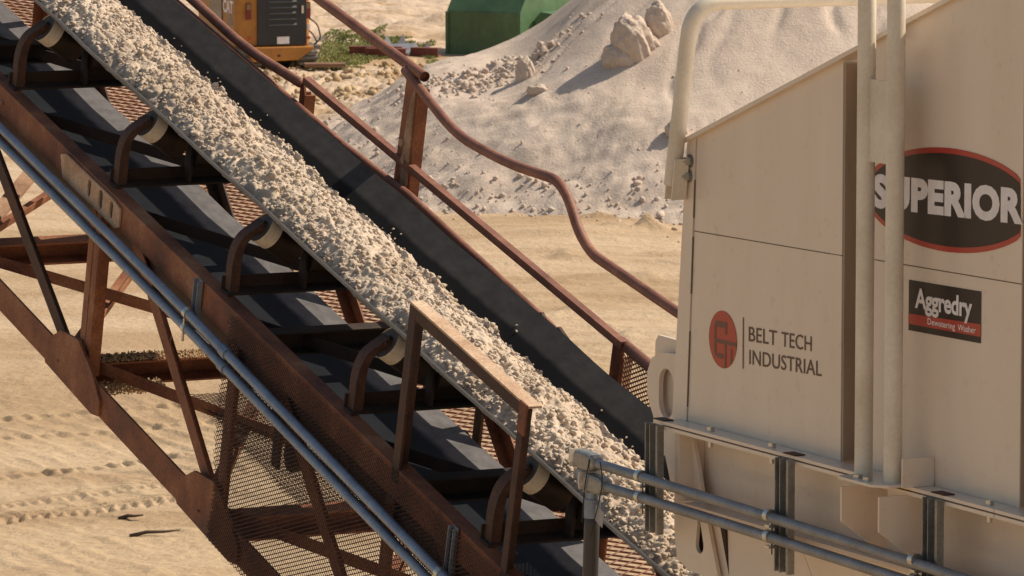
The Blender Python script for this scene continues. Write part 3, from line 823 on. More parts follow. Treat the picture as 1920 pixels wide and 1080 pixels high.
# --- belts
def belt(name, prof, mat, s0, s1, thick, ns=60, edge=None, wave=0.02):
    prof = V(prof, float); npf = len(prof)
    ss = np.linspace(s0, s1, ns)
    Ld = np.concatenate([[0], np.cumsum(np.hypot(*np.diff(prof, axis=0).T))]); ud = Ld / Ld[-1]
    org = abs_loc(conv)
    v = []; uv = []
    for d in (0.0, -thick):
        for s in ss:
            for (c, nn), u in zip(prof, ud):
                v.append(W(s, c, nn + d + wave * max(0.0, abs(c - 0.3) - 0.12) * (math.sin(2 * math.pi * s / 1.2 + 1.6) + 0.45 * math.sin(2 * math.pi * s / 0.71 + c * 9))) - org); uv.append((u, s / Ld[-1]))
    v = V(v); uv = V(uv)
    qd = grid_quads(ns, npf)
    off = ns * npf
    a = np.arange(ns) * npf
    sidel = np.stack([a[:-1], a[1:], a[1:] + off, a[:-1] + off], 1)
    a2 = a + npf - 1
    sider = np.stack([a2[1:], a2[:-1], a2[:-1] + off, a2[1:] + off], 1)
    allq = np.concatenate([qd, qd[:, ::-1] + off, sidel, sider])
    me = fast_mesh(name, v, allq)
    l = me.uv_layers.new(name="UVMap")
    vi = np.zeros(len(me.loops), np.int32); me.loops.foreach_get("vertex_index", vi)
    l.data.foreach_set("uv", uv[np.concatenate([np.arange(off), np.arange(off)])[vi] if False else vi].astype(np.float32).ravel())
    me.materials.append(mat)
    if edge is not None:
        me.materials.append(edge)
        mi = np.zeros(len(me.polygons), np.int32); mi[2 * len(qd):] = 1
        me.polygons.foreach_set("material_index", mi)
    o = link_data(name, me, None, conv, (0, 0, 0), 50)
    return o
troughs = [(0.0, 0.079)]
for t in np.linspace(0.15, 0.86, 6): troughs.append((0.2 * t, 0.079 - 0.14 * t))
troughs += [(0.186, -0.0485), (0.20, -0.056), (0.218, -0.0605), (0.25, -0.061), (0.30, -0.061)]
troughs = troughs + [(0.6 - c, nn) for c, nn in troughs[::-1][1:]]
belt("carrying_belt", troughs, M['belt'], S0, S1, 0.011, 140, M['belt_edge'])
rb = [(-0.03 + 0.066 * k, -0.61 - 0.012 * math.sin(math.pi * k / 10)) for k in range(11)]
belt("return_belt", rb, M['return'], S0, S1, 0.010, 40, M['belt_edge'])

def part(name, m, mat, parent=None, **kw):
    return m.build(name, mat, parent or conv, **kw)

# --- stringers (channels) and truss
for c0, ca in ((-0.15, 1), (0.75, -1)):
    m = MB(); m.channel(W(S0, c0, -0.383), W(S1, c0, -0.383), C * ca, NN, 0.06, 0.118, 0.008); part("stringer", m, M['rust'])
    m = MB(); m.angle(W(S0, c0, -1.195), W(S1, c0, -1.195), C * ca, NN, 0.10, 0.125, 0.010); part("truss_chord", m, M['rust'])
posts = [-1.86, -0.38, 1.095, 2.58, 4.06, 5.54]
for c0, ca in ((-0.135, 1), (0.735, -1)):
    for i, s in enumerate(posts):
        m = MB()
        if i == 2 and ca == 1:
            m.angle(W(s - 0.055, c0, -1.10), W(s - 0.055, c0, -0.40), C * ca, D, 0.05, 0.052, 0.007)
            m.angle(W(s + 0.06, c0, -1.10), W(s + 0.06, c0, -0.40), C * ca, -D, 0.05, 0.052, 0.007)
        else:
            m.angle(W(s - 0.03, c0, -1.12), W(s - 0.03, c0, -0.40), C * ca, D, 0.05, 0.07, 0.007)
        part("truss_post", m, M['rust'])
    for i, s in enumerate(posts):
        if i == 1 and ca == 1: continue
        dd = (W(s + 0.97 + 0.48, 0, -1.11) - W(s + 0.42, 0, -0.42)); dd /= np.linalg.norm(dd)
        pn = np.cross(C, dd)
        m = MB(); m.angle(W(s + 0.36, c0 + 0.012 * ca, -0.41), W(s + 1.40, c0 + 0.012 * ca, -1.115), C * ca, pn * (1 if pn @ NN > 0 else -1), 0.05, 0.07, 0.007)
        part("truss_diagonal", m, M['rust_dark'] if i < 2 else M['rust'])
m = MB(); m.box(W, (S0, S1), (-0.104, -0.098), (-0.52, -0.384)); part("gap_shade_plate", m, M['rust_dark'])  # added dark plate, painting the shaded gap below the stringer
# steep strut running from the stringer down to the gusset
m = MB(); a, b = W(-0.35, -0.137, -0.50), W(0.90, -0.137, -1.10); dd = (b - a) / np.linalg.norm(b - a); pn = np.cross(C, dd)
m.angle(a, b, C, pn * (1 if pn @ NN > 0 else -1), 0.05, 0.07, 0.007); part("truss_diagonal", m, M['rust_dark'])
# gussets: rounded plates welded over the lower chord nodes
gus = [(-0.34, -0.06), (-0.30, 0.02), (-0.18, 0.10), (0.02, 0.135), (0.20, 0.06), (0.30, -0.02), (0.30, -0.085), (0.22, -0.105), (-0.32, -0.095)]
for s in (1.07, 2.56, 4.04):
    m = MB(); m.prism([(s + p, -1.10 + q_) for p, q_ in gus], lambda p, q_, d: W(p, d, q_), -0.162, -0.1505)
    part("gusset_plate", m, M['rust'])
# splice plate with slotted holes on the near stringer
pl = [(0.72, -0.30), (0.78, -0.278), (1.32, -0.278), (1.40, -0.290), (1.40, -0.366), (1.36, -0.384), (0.76, -0.384)]
v, f = plate2d([pl, slot(1.06, -0.325, 0.034, 0.07), slot(1.19, -0.325, 0.044, 0.08), slot(1.31, -0.325, 0.034, 0.07)], 0.008)
m = MB(); m.add([W(p[0], -0.1565 - p[2], p[1]) for p in v], f); spl = part("splice_plate", m, M['plate_tan'])
m = MB(); m.box(W, (1.03, 1.34), (-0.1520, -0.1502), (-0.38, -0.28)); m.build("slot_shade_plate", M['roll_cap'], spl)  # dark inset that paints the shade inside the slots
# bottom cross members and lateral braces
for s in (-1.86, -0.38, 0.985, 2.58, 4.06, 5.5):
    m = MB(); m.channel(W(s, -0.14, -1.18), W(s, 0.74, -1.18), D, NN, 0.09, 0.10, 0.008); part("cross_member", m, M['rust'])
for (s0, s1) in ((-0.14, 0.94), (1.05, 2.52), (2.64, 4.0), (4.1, 5.45)):
    m = MB(); a, b = W(s0, -0.12, -1.10), W(s1, 0.72, -1.10); dd = (b - a) / np.linalg.norm(b - a)
    m.angle(a, b, np.cross(NN, dd), NN, 0.065, 0.05, 0.006); part("lateral_brace", m, M['rust'])
for (s0, s1) in ((-0.36, -1.2), (0.93, -0.30), (2.50, 1.12), (3.95, 2.66)):
    m = MB(); a, b = W(s0, -0.12, -1.135), W(s1, 0.72, -1.135); dd = (b - a) / np.linalg.norm(b - a)
    m.angle(a, b, np.cross(NN, dd), NN, 0.06, 0.03, 0.006); part("lateral_brace", m, M['rust'])
m = MB(); m.bar(W(-0.5, -0.03, -1.13), W(-1.35, 0.55, -1.13), 0.07, 0.02, NN); part("lateral_brace", m, M['rust_tan'])  # sunlit brace: the light is painted as paler rust
# lateral bracing under the carrying run and mid-bay cross beams
for k in range(-3, 6):
    m = MB(); a, b = W(1.2 * k + 0.05, -0.09, -0.375), W(1.2 * k + 1.17, 0.69, -0.375); dd = (b - a) / np.linalg.norm(b - a)
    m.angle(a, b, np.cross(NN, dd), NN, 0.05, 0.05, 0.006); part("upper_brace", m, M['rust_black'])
for s in (-0.7, 2.70, 4.12, 5.4):
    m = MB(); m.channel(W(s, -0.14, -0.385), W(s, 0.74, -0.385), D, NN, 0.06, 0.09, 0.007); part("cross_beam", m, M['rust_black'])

# --- idlers
def make_idler(org):
    def I(s, c, n): return org + D * s + C * c + NN * n
    m = MB(); m.angle(I(-0.035, -0.12, -0.262), I(-0.035, 0.72, -0.262), D, NN, 0.075, 0.055, 0.008)
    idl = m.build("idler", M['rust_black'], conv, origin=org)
    for mir in (0, 1):
        cm = (lambda c: c) if not mir else (lambda c: 0.6 - c)
        path = fillet([(0.012, 0.012), (-0.070, -0.046), (-0.088, -0.115), (-0.088, -0.262)], 0.045, 5)
        n = len(path); inner, outer = [], []
        for i, p in enumerate(path):
            t = path[min(i + 1, n - 1)] - path[max(i - 1, 0)]; t = t / np.linalg.norm(t)
            nn = V([-t[1], t[0]]); hw = 0.013 + 0.006 * i / (n - 1)
            inner.append(p + nn * hw); outer.append(p - nn * hw)
        m = MB(); P = []; F = []
        for a_, b_ in zip(inner, outer):
            for s_ in (0.018, 0.026):
                P.append(I(s_, cm(a_[0]), a_[1])); P.append(I(s_, cm(b_[0]), b_[1]))
        for i in range(n - 1):
            a = i * 4; b = a + 4
            F += [(a, a + 1, b + 1, b), (a + 2, b + 2, b + 3, a + 3), (a, b, b + 2, a + 2), (a + 1, a + 3, b + 3, b + 1)]
        F += [(0, 2, 3, 1), ((n - 1) * 4, (n - 1) * 4 + 1, (n - 1) * 4 + 3, (n - 1) * 4 + 2)]
        m.add(P, F)
        P = []; F = []
        for a_, b_ in zip(inner, outer):
            d_ = (b_ - a_) / np.linalg.norm(b_ - a_)
            for s_ in (-0.030, 0.0175):
                for e_ in (b_, b_ - d_ * 0.007): P.append(I(s_, cm(e_[0]), e_[1]))
        for i in range(n - 1):
            a = i * 4; b = a + 4
            F += [(a, a + 1, b + 1, b), (a + 2, b + 2, b + 3, a + 3), (a, b, b + 2, a + 2), (a + 1, a + 3, b + 3, b + 1)]
        F += [(0, 2, 3, 1), ((n - 1) * 4, (n - 1) * 4 + 1, (n - 1) * 4 + 3, (n - 1) * 4 + 2)]
        m.add(P, F)
        m.tube([I(0.0265, cm(-0.006), 0.002), I(0.036, cm(-0.006), 0.002)], 0.009, 6)
        m.build("bracket", M['rust_dark'], idl)
        ax = V([0.819, -0.574])
        e0, e1 = V([0.006, -0.003]), V([0.006, -0.003]) + ax * 0.18
        m = MB(); r = 0.062; seg = 20
        q0, q1 = I(0, cm(e0[0]), e0[1]), I(0, cm(e1[0]), e1[1])
        dd = (q1 - q0) / np.linalg.norm(q1 - q0)
        qb = q0 + dd * 0.058
        m.tube([qb, q1], r, seg, caps=False)
        m.tube([q1, q1 + dd * 0.003], r * 0.985, seg)
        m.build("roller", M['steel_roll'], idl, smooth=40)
        m = MB(); m.tube([q0, qb], r, seg, caps=False); m.build("roller_lit_end", M['roll_band'], idl, smooth=40)
        m = MB(); m.tube([q0 + dd * 0.004, q0 + dd * 0.01], r * 0.97, seg); m.tube([q0 - dd * 0.012, q0 + dd * 0.02], 0.028, 12)
        m.build("roller_cap", M['roll_cap'], idl, smooth=40)
    for cpos in (0.20, 0.40):
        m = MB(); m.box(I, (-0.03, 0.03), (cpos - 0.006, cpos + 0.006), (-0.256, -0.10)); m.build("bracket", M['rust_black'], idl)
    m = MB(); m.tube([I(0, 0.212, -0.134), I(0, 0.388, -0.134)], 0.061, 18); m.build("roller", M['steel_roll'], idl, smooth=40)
    return idl
idler0 = make_idler(W(0, 0, 0))
def copy_tree(o, parent, shift=None):
    c = o.copy(); col.objects.link(c); c.parent = parent
    if shift is not None: c.location = Vector(o.location) + Vector(shift)
    for ch in list(o.children): copy_tree(ch, c)
    return c
for k in (-2, -1, 1, 2, 3, 4, 5):
    copy_tree(idler0, conv, tuple(D * 1.2 * k))
# return rollers
for s in (3.02, 5.42):
    m = MB(); m.tube([W(s, -0.06, -0.685), W(s, 0.66, -0.685)], 0.058, 18); rr_ = part("return_roller", m, M['rust_dark'], smooth=40)
    for c0 in (-0.115, 0.705):
        m = MB(); m.box(W, (s - 0.03, s + 0.03), (c0 - 0.006, c0 + 0.006), (-0.72, -0.404)); m.build("hanger", M['rust_dark'], rr_)

# --- guard frame over the near edge
gf = MB(); gf.angle(W(4.088, -0.152, -0.32), W(4.088, -0.152, 0.345), C, D, 0.012, 0.055, 0.010)
gf.angle(W(4.088, -0.140, -0.30), W(4.088, -0.140, 0.30), C, D, 0.045, 0.008, 0.008)
frame = part("guard_frame", gf, M['rust_dark'])
m = MB(); m.angle(W(5.01, -0.152, -0.32), W(5.01, -0.152, 0.345), C, D, 0.045, 0.042, 0.008); m.build("frame_post", M['rust_dark'], frame)
m = MB(); m.angle(W(4.090, -0.154, 0.352), W(5.075, -0.154, 0.352), C, -NN, 0.052, 0.008, 0.008); m.build("frame_rail", M['plate_tan'], frame)  # pale top leg: sunlight and dust both put into its colour
m = MB(); m.box(W, (4.146, 5.012), (-0.153, -0.145), (0.300, 0.3435)); m.build("frame_web", M['rust_dark'], frame)
m = MB(); m.box(W, (5.03, 5.085), (-0.165, -0.158), (0.25, 0.36)); m.build("frame_tab", M['rust'], frame)

# --- far side rails
fr = 0.75
m = MB(); m.tube([W(S0, fr - 0.02, -0.03), W(1.5, fr - 0.02, -0.026), W(2.15, fr - 0.02, -0.002), W(3.45, fr - 0.02, -0.035), W(4.3, fr - 0.02, -0.10)], 0.018, 12); part("lower_rail", m, M['rust_rail'], smooth=True)
m = MB(); m.tube(fillet([W(S0, fr, 0.05), W(-0.2, fr, 0.028), W(0.40, fr, 0.012), W(0.98, fr, 0.062)], 0.25), 0.021, 12); part("mid_rail", m, M['rust_rail'], smooth=True)
m = MB(); m.angle(W(1.0, fr, 0.094), W(3.98, fr, 0.104), C, -NN, 0.030, 0.030, 0.006); part("mid_rail", m, M['rust_rail'])
m = MB(); m.tube([W(S0, fr + 0.02, 0.40), W(1.09, fr + 0.02, 0.437), W(2.09, fr + 0.02, 0.464)], 0.021, 14, caps=False); m.tube([W(2.06, fr + 0.02, 0.463), W(2.065, fr + 0.02, 0.463)], 0.0205, 14)
part("handrail", m, M['rust_rail'], smooth=40)
m = MB(); m.tube(fillet([W(1.95, fr, 0.445), W(2.06, fr, 0.425), W(2.47, fr, 0.357), W(2.93, fr, 0.408), W(3.335, fr, 0.49), W(3.44, fr, 0.462), W(3.56, fr, 0.365), W(3.68, fr, 0.328), W(4.34, fr, 0.366), W(4.9, fr, 0.40)], 0.16, 6), 0.0195, 14)
part("handrail", m, M['rust_rail'], smooth=True)
m = MB(); m.tube([W(3.93, fr + 0.03, 0.082), W(4.9, fr + 0.03, 0.08)], 0.022, 12); part("mid_rail", m, M['rust_rail'], smooth=True)
# posts
def far_post(s0, s1, n1, taper=0.0):
    m = MB()
    m.prism([(s0 - taper, -0.32), (s1 + taper, -0.32), (s1 + taper * 0.2, n1 - 0.06), (s1 - 0.03, n1), (s0 + 0.02, n1), (s0, n1 - 0.03)], lambda p, q_, d: W(p, d, q_), fr + 0.012, fr + 0.020)
    for s in (s0 - taper * 0.3, s1 - 0.008 + taper * 0.3):
        m.box(W, (s, s + 0.008), (fr + 0.0205, fr + 0.06), (-0.32, n1 - 0.06))
    return part("guard_post", m, M['rust'])
far_post(0.955, 1.01, 0.075)
pp = far_post(1.945, 2.055, 0.462, 0.03)
for (s, nn) in ((2.02, 0.10), (1.99, 0.16)):
    m = MB(); m.tube([W(s, fr + 0.0115, nn), W(s, fr - 0.006, nn)], 0.017, 6); m.build("bolt", M['rust_tan'], pp)
m = MB(); m.prism([(2.005, -0.3), (2.068, -0.3), (2.050, 0.40), (2.018, 0.36), (1.995, 0.2)], lambda p, q_, d: W(p, d, q_), fr + 0.004, fr + 0.0115); m.build("post_plate", M['rust_tan'], pp)
far_post(3.90, 3.975, 0.10)
for (s0, s1) in ((3.38, 3.50), (3.53, 3.70)):
    m = MB(); m.prism([(s0, -0.1), (s0 + 0.01, -0.02), (s0 + 0.05, 0.01), (s1 - 0.03, -0.01), (s1, -0.08)], lambda p, q_, d: W(p, d, q_), 0.70, 0.712); part("rail_bracket", m, M['rust_dark'])

# --- expanded metal
def expanded(name, origin, ea, eb, en, na, nb, ca, cb, wd, tk, mat, parent, tilt=35, mask=None, label=None):
    """rows of zig-zag strands; ca x cb is the diamond"""
    i = np.arange(na); j = np.arange(nb * 2)
    I_, J_ = np.meshgrid(i, j, indexing='ij')
    off = (J_ % 2) * 0.5
    # each node joins two strands to the row above
    A0 = np.stack([(I_ + off) * ca, J_ * cb / 2], -1).reshape(-1, 2)
    seg = []
    for sgn in (-0.5, 0.5):
        B0 = A0 + V([sgn * ca, cb / 2])
        seg.append(np.stack([A0, B0], 1))
    seg = np.concatenate(seg)
    if mask is not None:
        mid = seg.mean(1); seg = seg[mask(mid[:, 0], mid[:, 1])]
    en = V(en, float)
    P = V(origin)[None, None] + seg[..., :1] * V(ea)[None, None] + seg[..., 1:] * V(eb)[None, None]
    d = P[:, 1] - P[:, 0]; P[:, 0] -= d * 0.04; P[:, 1] += d * 0.04
    d /= np.linalg.norm(d, axis=1)[:, None]
    ct_, st_ = math.cos(rad(tilt)), math.sin(rad(tilt))
    ub = V(eb) * ct_ + en * st_
    x = ub[None] - d * (d @ ub)[:, None]; x /= np.linalg.norm(x, axis=1)[:, None]
    y = np.cross(d, x)
    vs = []
    for e in (0, 1):
        for sx, sy in ((-1, -1), (1, -1), (1, 1), (-1, 1)):
            vs.append(P[:, e] + x * sx * wd / 2 + y * sy * tk / 2)
    v = np.stack(vs, 1).reshape(-1, 3) - abs_loc(parent)
    base = (np.arange(len(P)) * 8)[:, None, None]
    F = base + V([[0, 4, 5, 1], [1, 5, 6, 2], [2, 6, 7, 3], [3, 7, 4, 0]])[None]
    o = link_data(name, fast_mesh(name, v, F.reshape(-1, 4)), mat, parent, (0, 0, 0))
    o["kind"] = "stuff"
    return o
# near guard panel in front of the truss
jag = lambda a, b: a > 0.012 * np.sin(b * 260) + 0.02 * np.sin(b * 9)
expanded("guard_mesh", W(2.565, -0.166, -1.20), D, NN, -C, int(4.4 / 0.032), int(0.93 / 0.0175), 0.032, 0.0175, 0.0033, 0.0022, M['rust_dark'], conv, 30, jag)
m = MB()
# panel under the truss
ea = C; eb = D
expanded("belly_mesh", W(1.45, 0.20, -1.08), ea, eb, NN, int(0.53 / 0.032), int(1.15 / 0.0175), 0.032, 0.0175, 0.0033, 0.0022, M['rust_dark'], conv, 40)
# walkway deck on the far side
expanded("walkway_deck", W(-3.2, 0.86, -0.88), C, D, NN, int(0.62 / 0.085), int(7.8 / 0.050), 0.085, 0.050, 0.0135, 0.004, M['rust_rail'], conv, 40)
for c0 in (0.845, 1.49):
    m = MB(); m.angle(W(S0, c0, -0.94), W(4.8, c0, -0.94), C, NN, 0.05, 0.06, 0.006); part("walkway_edge", m, M['rust_rail'])
for s in (-2.3, -0.9, 0.35, 1.7, 2.75, 4.3):
    m = MB(); m.angle(W(s, 0.74, -0.955), W(s + 0.12, 1.48, -0.955), D, NN, 0.05, 0.012, 0.006); part("walkway_bearer", m, M['rust_tan'])
# guard panel at the tail on the far side
expanded("tail_mesh", W(3.99, 0.775, -0.3), D, NN, -C, int(1.0 / 0.03), int(0.36 / 0.018), 0.03, 0.018, 0.006, 0.003, M['rust_tan'], conv, 35)

# --- strut pieces that carry the conduits
for s in (2.26, 4.655):
    m = MB(); m.channel(W(s - 0.021, -0.156, -0.46), W(s - 0.021, -0.156, -0.262), -C, D, 0.022, 0.042, 0.003)
    part("strut_channel", m, M['galv'])
part("strut_bolt", MB().tube([W(0.0, -0.152, -0.33), W(0.0, -0.165, -0.33)], 0.012, 6), M['rust_tan'])

# ------------------------------------------------------------------ SAND LOAD on the belt
def load_top(s, c):
    kc = V([0.054, 0.080, 0.115, 0.18, 0.27, 0.36, 0.43, 0.475]); kn = V([0.034, 0.060, 0.082, 0.100, 0.092, 0.058, 0.018, -0.012])
    return np.interp(c, kc, kn)
def load_relief(s_, c_):
    wx = 0.35 * fbm(s_ * 14, c_ * 14, 341, 3); wy = 0.35 * fbm(s_ * 14 + 50, c_ * 14, 343, 3)
    h = 0.026 * fbm(s_ * 4.5, c_ * 4.5, 305, 3)
    h = h + 0.024 * (lumps(s_ * 15 + wx, c_ * 19 + wy, 331, 0.3, 0.7) - 0.32)
    h = h + 0.015 * (lumps(s_ * 27 + wx * 1.6, c_ * 33 + wy * 1.6, 307, 0.25, 0.7) - 0.3)
    h = h + 0.0085 * (lumps(s_ * 52 + wx * 2, c_ * 58 + wy * 2, 309, 0.2, 0.7) - 0.3)
    return h + 0.006 * fbm(s_ * 70, c_ * 70, 345, 3, 0.6)
ls = np.arange(S0, S1 - 0.05, 0.0058); lc = np.linspace(0.052, 0.485, 84)
LS, LC = np.meshgrid(ls, lc, indexing='ij')
edge = sstep(0.050, 0.09, LC) * (1 - sstep(0.44, 0.484, LC))
lc2 = LC + 0.012 * fbm(LS * 9, LC * 9, 301, 2) + 0.010 * fbm(LS * 2.2, LC * 0, 303, 2)
LN = load_top(LS, LC) - 0.010 + (0.25 + 0.75 * edge) * load_relief(LS, LC)
org = W(2.5, 0.25, -0.06)
v = (P0[None, None] + LS[..., None] * D + lc2[..., None] * C + LN[..., None] * NN) - org
lv, lq = v.reshape(-1, 3), grid_quads(len(ls), len(lc))
g = np.random.default_rng(77)
def load_clods(n, rmin, rmax, sub, seed, spread=False):
    s = g.uniform(S0, S1 - 0.1, n)
    c = g.uniform(0.064, 0.455, n)
    r = rmin + (rmax - rmin) * g.uniform(0, 1, n) ** 2.2
    nn = load_top(s, c) - 0.010 + load_relief(s, c) + r * g.uniform(-0.6, 0.5, n)
    keep = fbm(s * 7, c * 7, 311, 2) > -0.42
    s, c, r, nn = s[keep], c[keep], r[keep], nn[keep]
    P = P0[None] + s[:, None] * D + c[:, None] * C + nn[:, None] * NN - org
    return blobs(P, r, sub, 0.24, (0.65, 1.0), seed)
parts_ = [load_clods(5000, 0.007, 0.0135, 2, 11), load_clods(9000, 0.004, 0.0085, 2, 12), load_clods(7000, 0.002, 0.005, 1, 14)]
# stray grains bounced against the far wing of the belt
s = g.uniform(S0, S1 - 0.2, 150); c = 0.46 + g.exponential(0.015, 150); c = np.minimum(c, 0.585)
nn = -0.061 + 0.7 * np.maximum(0, c - 0.4) + 0.004; r = g.uniform(0.0025, 0.006, 150)
parts_.append(blobs(P0[None] + s[:, None] * D + c[:, None] * C + nn[:, None] * NN - org, r, 1, 0.2, (0.7, 1), 13))
vs, fs = [lv], []
o_ = len(lv)
for v, f in parts_:
    vs.append(v); fs.append(f + o_); o_ += len(v)
me = fast_mesh("sand_load", np.concatenate(vs), lq, np.concatenate(fs))
o = link_data("sand_load", me, M['load'], None, tuple(org), True)
tag(o, "clumpy wet pale sand riding along the black conveyor belt", kind="stuff")

# sand spilled on the truss cross member
s = g.uniform(0.99, 1.075, 1400); c = g.uniform(-0.1, 0.72, 1400); r = g.uniform(0.002, 0.0055, 1400)
hh = 0.02 * np.maximum(0, fbm(c * 6, s * 0, 321, 3) + 0.4)
P = P0[None] + s[:, None] * D + c[:, None] * C + (-1.078 + hh * g.uniform(0, 1, 1400))[:, None] * NN
s2 = g.uniform(1.10, 1.20, 1400); c2 = g.uniform(-0.12, 0.2, 1400)
P2 = P0[None] + s2[:, None] * D + c2[:, None] * C + (-1.172 + 0.03 * g.uniform(0, 1, 1400))[:, None] * NN
org2 = W(1.03, 0.3, -1.08)
v, f = blobs(np.concatenate([P, P2]) - org2, np.concatenate([r, r]), 1, 0.25, (0.6, 0.9), 15)
o = link_data("spilled_sand", fast_mesh("spilled_sand", v, None, f), M['clod'], None, tuple(org2), True)
tag(o, "spilled sand and grit lying along a truss cross member below the belt", kind="stuff")

# ------------------------------------------------------------------ CONDUITS along the conveyor
def conveyor_conduit(n_off, label):
    pts = [W(S0, -0.198, -0.392 + n_off), W(2.1, -0.198, -0.394 + n_off), W(3.7, -0.198, -0.421 + n_off), W(S1, -0.198, -0.470 + n_off)]
    m = MB(); m.tube(fillet(pts, 0.5, 6), 0.0185, 14)
    o = m.build("electrical_conduit", M['galv'], None, origin=pts[0], smooth=40)
    tag(o, label, "conduit", "electrical conduits along the conveyor")
    for s in (2.62,):
        m = MB(); m.tube([W(s, -0.198, -0.403 + n_off), W(s + 0.055, -0.198, -0.404 + n_off)], 0.023, 14); m.build("coupling", M['galv'], o, smooth=40)
    for s in (2.26, 4.655):
        nz_ = np.interp(s, [2.1, 3.7, 7.2], [-0.394, -0.421, -0.470]) + n_off
        m = MB(); m.tube([W(s - 0.014, -0.198, nz_), W(s + 0.014, -0.198, nz_)], 0.0225, 14); m.tube([W(s, -0.21, nz_ - 0.02), W(s, -0.21, nz_ - 0.052)], 0.006, 6)
        m.build("strap_clamp", M['bolt'], o, smooth=40)
conveyor_conduit(0.0, "upper grey steel conduit strapped outside the rusty conveyor stringer")
conveyor_conduit(-0.060, "lower grey steel conduit strapped outside the rusty conveyor stringer")

# ------------------------------------------------------------------ DEWATERING WASHER
AWU = rad(26.5)
U = V([math.sin(AWU), -math.cos(AWU), 0.0]); NWV = V([-math.cos(AWU), -math.sin(AWU), 0.0]); ZZ = V([0, 0, 1.0])
Q0 = V([0.510, 16.730, 4.839])
def Q(u, z, o): return Q0 + U * u + ZZ * z + NWV * o
UEND, DEPTH = 3.6, -1.35
washer = thing("dewatering_washer", "tall cream steel dewatering washer with sign decals overhanging the conveyor tail", "washing machine", Q(1.2, -0.6, -0.6))
def wp(name, m, mat, parent=None, **kw): return m.build(name, mat, parent or washer, **kw)
ztop = lambda u: 0.892 + (u - 0.092) * 0.3345

# body shell behind the panels (rear wall, ends, slightly lowered lid)
m = MB(); m.prism([(0.02, -0.02), (UEND, -0.02), (UEND, ztop(UEND) - 0.03), (0.106, ztop(0.106) - 0.04)], lambda p, q_, d: Q(p, q_, d), DEPTH, -0.07)
wp("tank_body", m, M['cream'])
# corner strip, left panel, recess, right panel
m = MB(); m.prism([(0.0, 0.0), (0.094, 0.0), (0.150, ztop(0.150)), (0.092, ztop(0.092))], lambda p, q_, d: Q(p, q_, d), -0.3, 0.004); wp("corner_strip", m, M['cream'])
m = MB(); m.prism([(0.112, 0.0), (0.985, 0.0), (0.985, 0.6285), (0.112, 0.6165)], Q, -0.012, 0.0) if False else m.prism([(0.098, 0.0), (1.058, 0.0), (1.058, 0.6305), (0.137, 0.6180)], lambda p, q_, d: Q(p, q_, d), -0.068, 0.0)
lp = wp("side_panel", m, M['cream'])
m = MB(); m.prism([(0.137, 0.6205), (1.058, 0.633), (1.058, ztop(1.058)), (0.154, ztop(0.154))], lambda p, q_, d: Q(p, q_, d), -0.068, 0.0); wp("side_panel", m, M['cream'])
m = MB(); m.prism([(0.137, 0.6173), (0.99, 0.6290), (0.99, 0.6320), (0.137, 0.6203)], lambda p, q_, d: Q(p, q_, d), 0.0004, 0.0008); wp("panel_seam", m, M['seam'])
m = MB(); m.prism([(1.148, 0.0), (2.065, 0.0), (2.065, 0.6495), (1.148, 0.637)], lambda p, q_, d: Q(p, q_, d), -0.068, 0.0); wp("side_panel", m, M['cream'])
m = MB(); m.prism([(1.148, 0.639), (2.065, 0.6515), (2.065, ztop(2.065)), (1.148, ztop(1.148))], lambda p, q_, d: Q(p, q_, d), -0.068, 0.0); wp("side_panel", m, M['cream'])
m = MB(); m.prism([(1.148, 0.6358), (2.065, 0.6483), (2.065, 0.6508), (1.148, 0.6383)], lambda p, q_, d: Q(p, q_, d), 0.0004, 0.0008); wp("panel_seam", m, M['seam'])
m = MB(); m.prism([(2.15, 0.0), (UEND, 0.0), (UEND, ztop(UEND)), (2.15, ztop(2.15))], lambda p, q_, d: Q(p, q_, d), -0.068, 0.0); wp("side_panel", m, M['cream'])
for (z0, z1) in ((0.06, 0.30), (0.42, 0.60), (0.66, 0.78)):
    us = lambda z: 0.0945 + 0.0605 * z
    m = MB(); m.prism([(us(z0), z0), (us(z0) + 0.003, z0), (us(z1) + 0.003, z1), (us(z1), z1)], lambda p, q_, d: Q(p, q_, d), 0.0002, 0.0046); wp("panel_seam", m, M['seam'])
# stiffener posts: channel whose flange stands proud, next one at the right edge
for u0 in (1.062, 2.062):
    m = MB(); m.box(Q, (u0 + 0.0, u0 + 0.006), (0.016, ztop(u0) - 0.012), (-0.066, -0.003))
    m.box(Q, (u0 + 0.0065, u0 + 0.083), (0.016, ztop(u0) - 0.012), (-0.066, -0.058)); wp("stiffener", m, M['recess_shade'])
# top flange: folded lip running up the slope
m = MB(); m.prism([(0.10, ztop(0.10)), (UEND, ztop(UEND)), (UEND, ztop(UEND) + 0.014), (0.10, ztop(0.10) + 0.014)], lambda p, q_, d: Q(p, q_, d), -0.075, 0.018); wp("top_flange", m, M['cream'])
# bolts on the corner strip
for z, u in ((0.838, 0.117), (0.790, 0.110)):
    m = MB(); m.tube([Q(u, z, 0.0045), Q(u, z, 0.008)], 0.021, 14); b_ = wp("bolt", m, M['galv_dull'], smooth=40)
    m = MB(); m.tube([Q(u, z, 0.0082), Q(u, z, 0.024)], 0.014, 6); m.tube([Q(u, z, 0.0242), Q(u, z, 0.034)], 0.007, 8); m.build("nut", M['bolt'], b_)
